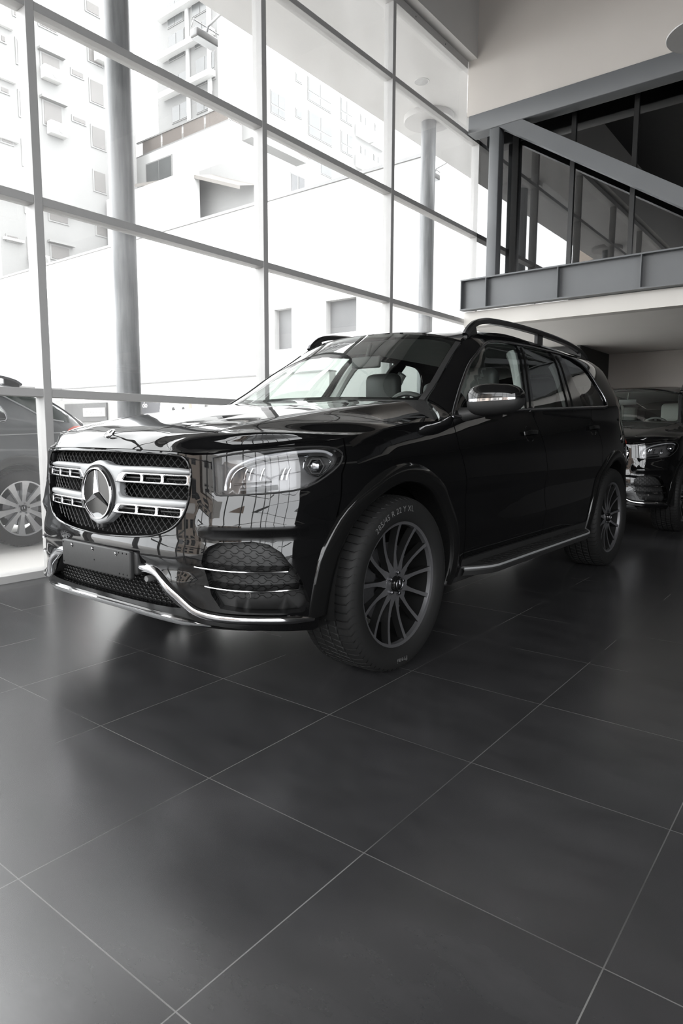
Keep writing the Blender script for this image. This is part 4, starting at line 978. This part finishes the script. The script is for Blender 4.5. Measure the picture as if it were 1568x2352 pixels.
# ================================================================== the setting
def struct(name, mb, mt, parent=None, **k):
    o = mb.build(name, mt, parent, **k); o['kind'] = 'structure'; return o
def tile_mat():
    m = bpy.data.materials.new('grey_porcelain_tiles'); m.use_nodes = True; nt = m.node_tree; b = nt.nodes['Principled BSDF']
    N_ = nt.nodes.new; L_ = nt.links.new
    tc = N_('ShaderNodeTexCoord'); sx = N_('ShaderNodeSeparateXYZ'); L_(tc.outputs['Object'], sx.inputs[0])
    def line(ch):
        d = N_('ShaderNodeMath'); d.operation = 'DIVIDE'; d.inputs[1].default_value = .609; L_(sx.outputs[ch], d.inputs[0])
        f = N_('ShaderNodeMath'); f.operation = 'FRACT'; L_(d.outputs[0], f.inputs[0])
        s = N_('ShaderNodeMath'); s.operation = 'SUBTRACT'; s.inputs[1].default_value = .5; L_(f.outputs[0], s.inputs[0])
        a = N_('ShaderNodeMath'); a.operation = 'ABSOLUTE'; L_(s.outputs[0], a.inputs[0])
        g = N_('ShaderNodeMath'); g.operation = 'GREATER_THAN'; g.inputs[1].default_value = .5-.0016/.609; L_(a.outputs[0], g.inputs[0])
        fl = N_('ShaderNodeMath'); fl.operation = 'FLOOR'; L_(d.outputs[0], fl.inputs[0]); return g, fl
    gx, fx = line('X'); gy, fy = line('Y')
    mx = N_('ShaderNodeMath'); mx.operation = 'MAXIMUM'; L_(gx.outputs[0], mx.inputs[0]); L_(gy.outputs[0], mx.inputs[1])
    cb = N_('ShaderNodeCombineXYZ'); L_(fx.outputs[0], cb.inputs[0]); L_(fy.outputs[0], cb.inputs[1])
    wn = N_('ShaderNodeTexWhiteNoise'); L_(cb.outputs[0], wn.inputs['Vector'])
    ad = N_('ShaderNodeVectorMath'); ad.operation = 'ADD'; L_(tc.outputs['Object'], ad.inputs[0]); L_(wn.outputs['Color'], ad.inputs[1])
    mp = N_('ShaderNodeMapping'); mp.inputs['Scale'].default_value = (1.4, 3.0, 1); mp.inputs['Rotation'].default_value = (0, 0, .5); L_(ad.outputs[0], mp.inputs[0])
    n = N_('ShaderNodeTexNoise'); n.inputs['Scale'].default_value = 2.2; n.inputs['Detail'].default_value = 9; n.inputs['Roughness'].default_value = .62; L_(mp.outputs[0], n.inputs['Vector'])
    cr = N_('ShaderNodeValToRGB'); cr.color_ramp.elements[0].position = .3; cr.color_ramp.elements[0].color = (.022, .022, .023, 1); cr.color_ramp.elements[1].position = .75; cr.color_ramp.elements[1].color = (.038, .038, .0395, 1)
    L_(n.outputs['Fac'], cr.inputs[0])
    gn = N_('ShaderNodeTexNoise'); gn.inputs['Scale'].default_value = 1.1; L_(tc.outputs['Object'], gn.inputs['Vector'])
    gr = N_('ShaderNodeValToRGB'); gr.color_ramp.elements[0].position = .40; gr.color_ramp.elements[0].color = (.05, .05, .05, 1); gr.color_ramp.elements[1].position = .58; gr.color_ramp.elements[1].color = (.15, .148, .145, 1); L_(gn.outputs['Fac'], gr.inputs[0])
    mc = N_('ShaderNodeMixRGB'); L_(mx.outputs[0], mc.inputs[0]); L_(cr.outputs[0], mc.inputs[1]); L_(gr.outputs[0], mc.inputs[2]); L_(mc.outputs[0], b.inputs['Base Color'])
    b.inputs['Roughness'].default_value = .25
    b.inputs['Specular IOR Level'].default_value = .85
    bp = N_('ShaderNodeBump'); bp.inputs['Strength'].default_value = .25; bp.inputs['Distance'].default_value = .002; inv = N_('ShaderNodeMath'); inv.operation = 'SUBTRACT'; inv.inputs[0].default_value = 1; L_(mx.outputs[0], inv.inputs[1]); L_(inv.outputs[0], bp.inputs['Height']); L_(bp.outputs[0], b.inputs['Normal'])
    return m
FL = tile_mat()
XG = -3.84; YB = 7.72; ZC = 7.4
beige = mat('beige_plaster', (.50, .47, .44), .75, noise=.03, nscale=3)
greyp = mat('grey_plaster', (.30, .295, .29), .8, noise=.04, nscale=3)
darkw = mat('charcoal_wall', (.030, .030, .032), .6, noise=.1, nscale=4)
cream = mat('cream_slab_paint', (.56, .54, .51), .7, noise=.03, nscale=3)
soffm = mat('soffit_plaster', (.78, .76, .73), .75, noise=.03, nscale=2)
steel = mat('grey_painted_steel', (.115, .12, .125), .45, spec=.5, noise=.05, nscale=5, rvar=.05)
alu = mat('anodised_aluminium', (.40, .395, .39), .5, 0, noise=.05, nscale=12)
pane_m = glassmat('window_pane', (.97, .975, .97), 1.45, .9, .0, dust_haze=.08)  # film of dirt on the panes, thickened to add haze over the outside
darkg = glassmat('dark_reflective_glass', (.16, .165, .17), 1.5, 1.2, .10)
struct('floor', MB().add([(-3.9, -7.4, 0), (9.2, -7.4, 0), (9.2, 14.2, 0), (-3.9, 14.2, 0)], [(0, 1, 2, 3)]), FL)
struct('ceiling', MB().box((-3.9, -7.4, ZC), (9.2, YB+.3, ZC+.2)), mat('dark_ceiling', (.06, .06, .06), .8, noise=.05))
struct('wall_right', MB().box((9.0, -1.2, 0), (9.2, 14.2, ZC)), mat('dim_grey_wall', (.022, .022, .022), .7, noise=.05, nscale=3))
for q_, (z0_, z1_) in enumerate(((2.9, 3.25), (5.9, 6.5))): struct('trim_%d' % (90+q_), MB().box((8.9, -1.2, z0_), (9.0, YB, z1_)), cream)
struct('wall_back', MB().box((XG+.0, YB, 5.565), (9.0, YB+.25, ZC)), beige)
struct('trim_1', MB().box((XG-.12, -7.3, 6.30), (-3.70, YB, ZC)), mat('bulkhead_plaster', (.55, .54, .525), .8, noise=.03, nscale=3))           # bulkhead over the glazing
# lower back room under the mezzanine
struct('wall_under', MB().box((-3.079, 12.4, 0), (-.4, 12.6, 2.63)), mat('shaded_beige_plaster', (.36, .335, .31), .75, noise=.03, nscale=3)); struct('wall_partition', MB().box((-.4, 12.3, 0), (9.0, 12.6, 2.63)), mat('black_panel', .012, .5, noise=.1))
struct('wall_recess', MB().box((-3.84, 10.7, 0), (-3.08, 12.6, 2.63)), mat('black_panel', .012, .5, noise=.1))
# mezzanine slab: cream edge band and soffit
struct('trim_2', MB().box((XG+.03, YB, 2.635), (9.0, YB+.20, 2.85)), cream)
struct('ceiling_under', MB().box((XG+.03, YB+.20, 2.635), (9.0, 12.6, 2.84)), soffm)
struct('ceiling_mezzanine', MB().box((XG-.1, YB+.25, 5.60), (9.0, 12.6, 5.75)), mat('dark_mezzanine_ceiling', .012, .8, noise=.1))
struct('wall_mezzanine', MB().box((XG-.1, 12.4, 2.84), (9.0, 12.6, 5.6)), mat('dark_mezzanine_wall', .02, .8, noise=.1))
# steel edge girder
gd = empty('edge_girder', (0, 0, 0), 0, 'grey steel girder with upright stiffeners along the mezzanine edge', 'girder')
mb = MB(); mb.box((-3.80, YB-.06, 2.875), (8.99, YB-.045, 3.270)); mb.build('web_plate', steel, gd)
MB().box((-3.81, YB-.14, 3.270), (8.99, YB+.10, 3.288)).build('top_flange', steel, gd)
MB().box((-3.81, YB-.14, 2.857), (8.99, YB-.002, 2.875)).build('bottom_flange', steel, gd)
for x_ in [-3.808, -3.418, -2.387, -1.351, -.315, .72, 1.76, 2.8, 3.83, 4.87, 5.9, 6.94, 7.98]:
    MB().box((x_, YB-.135, 2.875), (x_+.012, YB-.06, 3.270)).build('stiffener', steel, gd)
# truss
tr = empty('roof_truss', (0, 0, 0), 0, 'grey steel truss with one post and a long diagonal over the mezzanine glazing', 'truss')
MB().box((-3.81, YB-.02, 5.315), (8.99, YB+.22, 5.56), bev=.012).build('top_chord', steel, tr, smooth=True)
MB().box((-3.485, YB+.0, 3.29), (-3.335, YB+.16, 5.32), bev=.01).build('post', steel, tr, smooth=True)
def diag(x0, z0, x1, z1, hw):
    return MB().prism([(x0, z0+hw), (x1, z1+hw), (x1, z1-hw), (x0, z0-hw)], YB-.005, YB+.15, lambda a, b, d: (a, d, b))
diag(-3.36, 5.430, -.30, 3.47, .112).build('diagonal', steel, tr)
diag(3.2, 5.43, -.05, 3.35, .112).build('diagonal', steel, tr)
MB().box((-.30, YB+.0, 3.29), (-.15, YB+.155, 5.32)).build('post', steel, tr)
# dark mezzanine glazing
YM = 8.12; k = 1
for i, (a, b) in enumerate(((-3.84, -3.30), (-3.24, -2.46), (-2.40, -1.66), (-1.60, -.86), (-.80, -.06), (.0, .74), (.8, 1.54), (1.6, 2.34), (2.4, 3.14), (3.2, 4.5))):
    struct('window_%d' % k, MB().box((a, YM, 3.20), (b, YM+.012, 5.6)), darkg); k += 1
for i, x_ in enumerate((-3.30, -2.46, -1.66, -.86, -.06, .74, 1.54, 2.34, 3.14)):
    struct('trim_%d' % (i+3), MB().box((x_, YM-.03, 3.0), (x_+.06+(.03 if i == 0 else 0), YM+.09, 5.6)), mat('black_mullion', .008, .35, noise=.1))
# glass wall on the left
YMU = [-5.56, -3.28, -1.0, 1.28, 3.60, 5.84, 8.16, 10.45]; ZT = [1.375, 2.74, 4.045, 5.36]
n_ = 20
for y_ in YMU:
    z0, z1 = (0, 6.30) if y_ < 7.7 else (0, 5.6)
    struct('trim_%d' % n_, MB().box((XG-.125, y_-.032, z0), (XG, y_+.032, z1), bev=.003), alu); n_ += 1
yb_ = [-7.3]+YMU+[12.4]
for z_ in ZT:
    for a, b in zip(yb_[:-1], yb_[1:]):
        if a > 7.8 and z_ > 5.3: continue
        struct('trim_%d' % n_, MB().box((XG-.120, a+.032, z_-.030), (XG-.004, b-.032, z_+.030), bev=.003), alu); n_ += 1
struct('trim_%d' % n_, MB().box((XG-.14, -7.3, -.02), (XG+.01, 12.4, .055), bev=.004), alu); n_ += 1
struct('trim_%d' % n_, MB().box((XG-.12, -7.3, 6.20), (XG+.005, 7.70, 6.30), bev=.004), alu); n_ += 1
mb = MB()
for y_ in (6.30, 7.05): mb.lathe([(0, -.002), (.010, -.002), (.011, 0)], 12, lambda r, h, a: (XG+.0055, y_+r*math.cos(a), 6.245+r*math.sin(a)))
struct('trim_%d' % n_, mb, mat('screw_head_black', .02, .4)); n_ += 1
zz = [.055]+ZT+[6.20]
for j in range(5):
    for a, b in zip(yb_[:-1], yb_[1:]):
        z0, z1 = zz[j]+(.03 if j else 0), zz[j+1]-(.03 if j < 4 else 0)
        if a > 7.8 and j > 3: continue
        struct('window_%d' % k, MB().add([(XG-.07, a+.03, z0), (XG-.07, b-.03, z0), (XG-.07, b-.03, z1), (XG-.07, a+.03, z1)], [(0, 1, 2, 3)]), pane_m); k += 1
# street-side glazed front behind the camera (seen in the paintwork)
mb = MB(); Y0 = -7.3
for x_ in np.arange(-3.84, 9.1, 2.3): mb.box((x_-.06, Y0-.16, 0), (x_+.06, Y0, ZC))
for z_ in (.04, 2.3, 4.6, 6.7): mb.box((-3.84, Y0-.11, z_-.04), (9, Y0-.005, z_+.04))
for y_ in (-7.2, -5.2, -3.2, -1.25): mb.box((9.0, y_-.04, 0), (9.12, y_+.04, ZC))
for z_ in (.04, 2.3, 4.6, 6.7): mb.box((9.0, -7.3, z_-.04), (9.11, -1.2, z_+.04))
mb.box((9.0, -7.3, 6.7), (9.2, -1.2, ZC+.2)); mb.box((-3.84, Y0-.2, 6.7), (9.0, Y0, ZC+.2)); 
struct('wall_front', mb, alu)
# pendant lamp at the top right
pl = empty('pendant_lamp', (-.05, 5.75, 0), 0, 'grey disc-shaped pendant lamp hanging in front of the beige upper wall', 'lamp')
pl.location = (-.47, 6.0, 4.79+.0)
MB().lathe([(0, .045), (.10, .045), (.30, .012), (.345, -.004), (.34, -.012), (.10, .0), (0, .002)], 64).build('shade', alu, pl, smooth=True, angle=30)
MB().lathe([(0, .005), (.06, .005), (.06, .10), (.02, .13), (0, .13)], 24).build('lamp_holder', steel, pl, smooth=True)
MB().tube([(0, 0, .12), (0, 0, ZC-4.79)], .006).build('cable', M['matte'], pl)

# ================================================================== outside
white = mat('white_render', (.40, .40, .395), .8, noise=.02, nscale=1)
white2 = mat('white_facade', (.15, .15, .147), .8, noise=.04, nscale=.6)
win_m = mat('pale_window_glass', (.062, .065, .065), .25, noise=.2, nscale=1.2)
win_d = mat('shuttered_window', (.070, .066, .063), .5, noise=.15, nscale=1.5)
pave = mat('light_concrete_paving', (.50, .49, .475), .7, noise=.06, nscale=2)
struct('ground', MB().add([(-70, -40, -.03), (-3.9, -40, -.03), (-3.9, 80, -.03), (-70, 80, -.03)], [(0, 1, 2, 3)]), pave)
struct('street', MB().add([(-3.9, -60, -.035), (40, -60, -.035), (40, -7.4, -.035), (-3.9, -7.4, -.035), (9.2, -7.4, -.035), (40, 10, -.035), (9.2, 10, -.035)], [(0, 1, 2, 3), (4, 2, 5, 6)]), mat('asphalt', (.10, .10, .10), .8, noise=.2, nscale=3))
struct('canopy_soffit', MB().box((-6.08, -12, 6.5), (-3.97, 13.0, 6.9)), mat('soffit_paint', (.44, .435, .43), .8, noise=.02, nscale=1))
# columns
cm = bpy.data.materials.new('hazed_column_paint'); cm.use_nodes = True; nt = cm.node_tree; b = nt.nodes['Principled BSDF']
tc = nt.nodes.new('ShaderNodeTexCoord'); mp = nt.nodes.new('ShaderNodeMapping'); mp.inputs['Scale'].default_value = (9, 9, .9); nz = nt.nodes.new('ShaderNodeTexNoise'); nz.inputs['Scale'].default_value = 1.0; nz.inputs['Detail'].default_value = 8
cr = nt.nodes.new('ShaderNodeValToRGB'); cr.color_ramp.elements[0].position = .35; cr.color_ramp.elements[0].color = (.045, .048, .052, 1); cr.color_ramp.elements[1].position = .62; cr.color_ramp.elements[1].color = (.16, .165, .17, 1)  # lighter streaks put haze and glare over the shaft into its colour
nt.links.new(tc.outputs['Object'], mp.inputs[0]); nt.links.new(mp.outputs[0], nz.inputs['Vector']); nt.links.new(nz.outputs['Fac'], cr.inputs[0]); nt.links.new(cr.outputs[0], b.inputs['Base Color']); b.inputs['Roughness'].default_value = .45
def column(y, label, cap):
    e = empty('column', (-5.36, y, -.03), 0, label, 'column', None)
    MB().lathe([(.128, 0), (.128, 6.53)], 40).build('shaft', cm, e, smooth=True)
    MB().lathe([(0, 6.44), (.42, 6.44), (.43, 6.47), (.43, 6.53)], 48).build('capital_disc', mat('soffit_disc', (.36, .355, .35), .8, noise=.03), e, smooth=True, angle=30)
    MB().lathe([(.14, 0), (.19, 0), (.19, .03), (.14, .035)], 40).build('base_ring', steel, e, smooth=True, angle=30)
    return e
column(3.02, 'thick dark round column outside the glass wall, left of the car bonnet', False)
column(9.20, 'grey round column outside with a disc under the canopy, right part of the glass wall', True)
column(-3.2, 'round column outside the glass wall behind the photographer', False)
# floodlights on the canopy edge
for y_, lb in ((5.13, 'floodlight on the canopy edge seen through the top middle panes'), (11.2, 'floodlight on the canopy edge seen beside the far round column')):
    e = empty('floodlight', (-6.10, y_, 6.5), 0, lb, 'floodlight')
    MB().tube([(0.02, 0, .05), (-.10, 0, .02), (-.26, 0, -.02), (-.30, 0, -.10)], .018, 8).build('arm', M['silver'], e, smooth=True)
    mb = MB(); mb.box((-.42, -.19, -.20), (-.27, .19, -.09), bev=.02); mb.build('lamp_box', mat('floodlight_body', (.12, .12, .12), .4, noise=.1), e, smooth=True)
    MB().box((-.41, -.17, -.207), (-.28, .17, -.200)).build('lamp_glass', M['reflector'], e)
    MB().tube([(-.345, -.22, -.10), (-.30, -.22, -.02), (-.30, .22, -.02), (-.345, .22, -.10)], .009, 6).build('bracket', M['silver'], e)
dl = empty('downlight', (-4.85, 8.12, 6.5), 0, 'round recessed downlight in the canopy soffit near the top right pane', 'lamp')
MB().lathe([(.10, -.004), (.115, -.008), (.12, 0)], 32).build('bezel', white, dl, smooth=True)
MB().lathe([(0, -.002), (.10, -.003)], 32).build('diffuser', mat('lamp_diffuser', (.33, .33, .33), .4, noise=.2, nscale=20), dl, smooth=True)
# boundary wall with two openings
pw_ = empty('boundary_wall', (0, 13.0, 0), 0, 'tall smooth white boundary wall with two recessed grey openings', 'wall')
def wall_holes(u0, u1, z0, z1, holes, f, mt, name, parent, th):
    us = sorted({u0, u1}|{h[0] for h in holes}|{h[1] for h in holes}); zs = sorted({z0, z1}|{h[2] for h in holes}|{h[3] for h in holes}); mb = MB()
    for a, b in zip(us[:-1], us[1:]):
        for c_, d_ in zip(zs[:-1], zs[1:]):
            if any(h[0] <= (a+b)/2 <= h[1] and h[2] <= (c_+d_)/2 <= h[3] for h in holes): continue
            mb.prism([(a, c_), (b, c_), (b, d_), (a, d_)], 0, th, f)
    return mb.build(name, mt, parent)
OP = BK['open']
wall_holes(-45, -3.9, -.03, 7.60, OP, lambda a, b, d: (a, d, b), white, 'wall_face', pw_, .5)
MB().box((-45, -.05, 7.60), (-3.9, .55, 7.68)).build('coping', mat('coping_grey', (.14, .14, .14), .7, noise=.05), pw_)
for h_ in OP: MB().box((h_[0], .20, h_[2]), (h_[1], .24, h_[3])).build('recessed_panel', mat('recess_grey', (.075, .075, .077), .6, noise=.25, nscale=1.5), pw_)
lw_ = empty('low_wall', (0, 0, 0), 0, 'lower white garden wall with a corner at the far end of the forecourt', 'wall')
MB().box((-17.3, 9.0, -.03), (-7.4, 9.2, 2.28)).build('wall_face', white, lw_); MB().box((-17.5, -6, -.03), (-17.3, 9.2, 2.28)).build('wall_face', white, lw_)
MB().box((-17.5, 8.97, 2.28), (-7.4, 9.23, 2.31)).build('coping', mat('coping_grey', .14), lw_); MB().box((-17.53, -6, 2.28), (-17.27, 9.0, 2.31)).build('coping', mat('coping_grey', .14), lw_)
# reception kiosk and posters in front of the low wall
kb = empty('reception_counter', (0, 0, 0), 0, 'grey kiosk with dark window band and pale sign behind the parked grey car', 'kiosk')
MB().box((-16.4, 8.3, -.03), (-13.5, 8.99, 1.90)).build('kiosk_body', mat('kiosk_grey', (.2, .2, .195), .6, noise=.05), kb)
MB().box((-15.9, 8.26, 1.34), (-13.95, 8.31, 1.80)).build('window_band', mat('kiosk_dark', (.07, .07, .07), .3, noise=.1), kb)
MB().box((-14.98, 8.235, 1.46), (-13.98, 8.265, 1.68)).build('sign_plate', mat('sign_grey', (.2, .2, .195), .6, noise=.04), kb)
def text(s_, size, loc, rot, mt, parent, name='lettering', ext=.002):
    cu = bpy.data.curves.new('t', 'FONT'); cu.body = s_; cu.size = size; cu.align_x = 'CENTER'; cu.align_y = 'CENTER'; cu.extrude = ext; cu.resolution_u = 2
    to = bpy.data.objects.new('t', cu); C.objects.link(to); me = bpy.data.meshes.new_from_object(to.evaluated_get(bpy.context.evaluated_depsgraph_get())); bpy.data.objects.remove(to)
    me.materials.append(mt); o = bpy.data.objects.new(name, me); C.objects.link(o); o.location = loc; o.rotation_euler = rot
    if parent: o.parent = parent
    return o
text('Recepción', .19, (-14.48, 8.232, 1.57), (math.pi/2, 0, 0), mat('sign_letter_grey', (.30, .30, .30), .6), kb)
MB().box((-16.4, 8.2, -.03), (-13.5, 8.3, 1.22)).build('counter_front', mat('counter_dark', (.12, .12, .12), .5, noise=.1), kb)
pb = empty('poster_board', (0, 0, 0), 0, 'dark poster board with white letters beside a white board picturing a small white car', 'sign')
MB().prism([(-13.45, .6), (-13.45, 1.93), (-12.55, 1.93), (-12.85, .6)], 8.86, 8.9, lambda a, b, d: (a, d, b)).build('dark_board', mat('poster_dark', (.06, .06, .065), .4), pb)
MB().prism([(-12.54, 1.93), (-12.84, .6), (-11.0, .6), (-11.0, 1.93)], 8.86, 8.9, lambda a, b, d: (a, d, b)).build('white_board', mat('poster_white', (.8, .8, .8), .5), pb)
text('do', .20, (-13.2, 8.855, 1.74), (math.pi/2, 0, 0), mat('poster_letter', .85), pb)
mb = MB(); mb.prism([(-12.2, 1.62), (-12.15, 1.72), (-12.0, 1.74), (-11.93, 1.80), (-11.72, 1.80), (-11.6, 1.72), (-11.55, 1.62)], 8.845, 8.86, lambda a, b, d: (a, d, b)); mb.build('car_picture', mat('poster_car', (.55, .56, .57), .4), pb)
for x_ in (-12.07, -11.7): MB().lathe([(0, 0), (.05, 0), (.05, .01)], 16, lambda r, h, a: (x_+r*math.cos(a), 8.84+h, 1.62+r*math.sin(a))).build('wheel_picture', M['matte'], pb)
MB().box((-11.5, 8.84, 1.60), (-11.42, 8.86, 1.84)).build('picture_mark', mat('poster_detail', (.35, .22, .15), .5), pb)
# apartment buildings
def building(label, cat, name='apartment_building'): return empty(name, (0, 0, 0), 0, label, cat)
def fill_windows(par, rects, f, th=.12, mt=None, split=True):
    for r in rects:
        u0, u1, z0, z1 = r
        if u1 < u0: u0, u1 = u1, u0
        if z1-z0 < .15: z1 = z0+.3
        fr = MB().prism([(u0-.05, z0-.05), (u1+.05, z0-.05), (u1+.05, z1+.05), (u0-.05, z1+.05)], -.04, .06, f).build('window_frame', white2, par)
        mb = MB(); n = 2 if (u1-u0) > 1.0 and split else 1; w_ = (u1-u0)/n
        zs_ = [(z0, z1)] if (z1-z0) < 1.2 or not split else [(z0, z0+(z1-z0)*.36), (z0+(z1-z0)*.40, z1)]
        for i in range(n):
            for a, b in zs_: mb.prism([(u0+i*w_+.03, a+.02), (u0+(i+1)*w_-.03, a+.02), (u0+(i+1)*w_-.03, b-.02), (u0+i*w_+.03, b-.02)], -.06, .02, f)
        mb.build('pane', mt or win_m, fr)
bA = building('pale apartment block with shuttered windows and air conditioners, far left', 'building')
MB().box((-42, 13.6, 0), (-30, 20.9, 30)).build('wall_face', white2, bA)
for i, z_ in enumerate((9.6, 11.6, 13.9, 16.4, 18.6, 20.0)): MB().box((-30, 13.7, z_), (-29.82, 14.6, z_+.10)).build('ledge', white, bA)
fill_windows(bA, BK['A'], lambda a, b, d: (-30-d, a, b), mt=win_d, split=False)
for r in BK['A'][4:9]: MB().box((-30.0, r[0]-.15, r[3]+.08), (-29.75, r[1]+.2, r[3]+.18)).build('window_hood', white2, bA)
for r in BK['AC']:
    a_ = MB().box((-30.0, r[0], r[2]), (-29.6, r[0]+.85, r[2]+.55), bev=.03).build('air_conditioner', white, bA, smooth=True)
    MB().lathe([(0, .02), (.2, .02), (.2, 0)], 20, lambda q, h, a: (-29.6+h, r[0]+.55+q*math.cos(a), r[2]+.28+q*math.sin(a))).build('fan_grille', white2, a_)
bB = building('tall white apartment tower with stacked windows behind the terrace house', 'building')
xb = BK['xb']
MB().box((xb-6.3, 30, 0), (xb, 62, 34)).build('wall_face', white2, bB)
MB().box((xb-.9, 29.9, 0), (xb-.55, 30.0, 34)).build('pilaster', white, bB); MB().box((xb-3.05, 29.9, 0), (xb-2.75, 30.0, 34)).build('pilaster', white, bB)
for z_ in (22.0, 24.9, 27.4, 29.9): MB().box((xb-5.6, 29.5, z_-.9), (xb-.2, 30.0, z_-.55)).build('balcony_slab', white, bB)
fill_windows(bB, BK['B1'], lambda a, b, d: (a, 30+d, b)); fill_windows(bB, BK['B2'], lambda a, b, d: (xb-d, a, b))
for y_ in (45.2, 47.2): 
    for z_ in (22.9, 25.3): MB().box((xb, y_-.3, z_), (xb+.5, y_+1.6, z_+.9)).build('balcony', white, bB)
bT = building('low white house with brown glass terrace railing and awning', 'building', 'terrace_house'); xc = BK['xc']
MB().box((xc-7.5, 22, 0), (xc, 28.8, 15.92)).build('wall_face', white, bT)
MB().box((xc-7.5, 22.0, 15.92), (xc+.05, 22.06, 16.0)).build('terrace_edge', white2, bT)
for i in range(4):
    MB().box((xc-6.9+i*1.72, 22.02, 16.0), (xc-5.32+i*1.72, 22.06, 16.66)).build('railing_glass', mat('brown_railing_glass', (.095, .083, .075), .3, noise=.15), bT)
for i in range(3): MB().box((xc-.06, 22.15+i*2.0, 16.0), (xc-.02, 24.0+i*2.0, 16.62)).build('railing_glass', mat('brown_railing_glass', .4), bT)
MB().box((xc-7.4, 21.98, 16.64), (xc+.0, 22.10, 16.72)).build('handrail', white2, bT); MB().box((xc-.08, 22, 16.64), (xc+.04, 28.6, 16.72)).build('handrail', white2, bT)
fill_windows(bT, BK['C1'], lambda a, b, d: (a, 22+d, b)); fill_windows(bT, BK['C2'], lambda a, b, d: (xc-d, a, b), mt=mat('dark_window_glass', (.035, .036, .038), .2, noise=.2))
MB().prism([(22.8, 15.25), (26.8, 15.25), (26.8, 15.5), (22.8, 15.95)], xc-.1, xc+.7, lambda a, b, d: (d, a, b)).build('louvred_hood', white2, bT)
MB().prism([(-29.8, 0), (-23.2, 0), (-23.2, 12.6), (-29.8, 12.6)], 18.9, 19.3, lambda a, b, d: (a, d, b)).build('terrace_wall', white, bT)
MB().add([(-28.2, 19, 13.0), (-23.15, 19, 12.35), (-20.3, 19, 11.3), (-20.3, 22, 12.2), (-23.15, 22, 13.3), (-28.2, 22, 13.6), (-28.2, 19, 12.85), (-23.15, 19, 12.2), (-20.3, 19, 11.15)], [(0, 1, 4, 5), (1, 2, 3, 4), (0, 6, 7, 1), (1, 7, 8, 2)]).build('awning', mat('awning_tan', (.10, .093, .085), .7, noise=.1), bT)
MB().box((-28.4, 20.0, 0), (-20.2, 22, 13.0)).build('wall_face', white2, bT)
# buildings across the street: only the glazing and paintwork mirror them
for i, (x0, x1, z_, c_, lb) in enumerate(((-14, -5.5, 13, (.42, .36, .31), 'brick coloured block across the street, mirrored in the glass'), (-4.5, 3, 9, (.55, .53, .5), 'low grey block across the street, mirrored in the paintwork'), (4, 14, 7, (.38, .30, .25), 'tall orange-brown block across the street, mirrored in the mezzanine glass'))):
    e = building(lb, 'building', 'street_building'); MB().box((x0, -34, -.03), (x1, -26, z_)).build('wall_face', mat('street_wall_%s' % 'abc'[i], c_, .8, noise=.1, nscale=.5), e)
    fill_windows(e, [(x0+.8+2.4*q, x0+2.3+2.4*q, 1.2+3*r, 2.8+3*r) for q in range(int((x1-x0-1)/2.4)) for r in range(int((z_-1)/3))], lambda a, b, d: (a, -26-d, b), mt=mat('dark_window_glass', .035))

# ================================================================== cars
psi = -math.radians(.57)
suv = build_suv('glossy black SUV with silver star grille standing in the middle of the showroom')
suv.location = (-1.60, 1.20, 0); suv.rotation_euler = (0, 0, psi)
suv2 = copy_tree(suv); suv2.location = (-1.47, 6.85, 0); suv2.scale = (.97,)*3; suv2.rotation_euler = (0, 0, 0)
for o in list(C.objects):
    r = o
    while r.parent: r = r.parent
    if r == suv2 and o.name.split('.')[0] in ('headrest', 'backrest', 'cushion'):
        o.material_slots[0].link = 'OBJECT'; o.material_slots[0].material = M['lightseat']
suv2['label'] = 'second black SUV parked behind the first one, under the mezzanine'
suv3 = build_suv('grey SUV with silver alloy wheels and red tail light parked outside the glass wall', 'grey', 'twin', False,
    dict(zb=[.99, 1.02, 1.07, 1.16, 1.19, 1.22, 1.25, 1.17], za=[1.10, 1.17, 1.257, 1.38, 1.465, 1.57, 1.63, 1.68, 1.712, 1.735, 1.715, 1.67, 1.54, 1.43, 1.27, 1.22]))
suv3.location = (-6.27, -1.08, -.03); suv3.scale = (.93,)*3
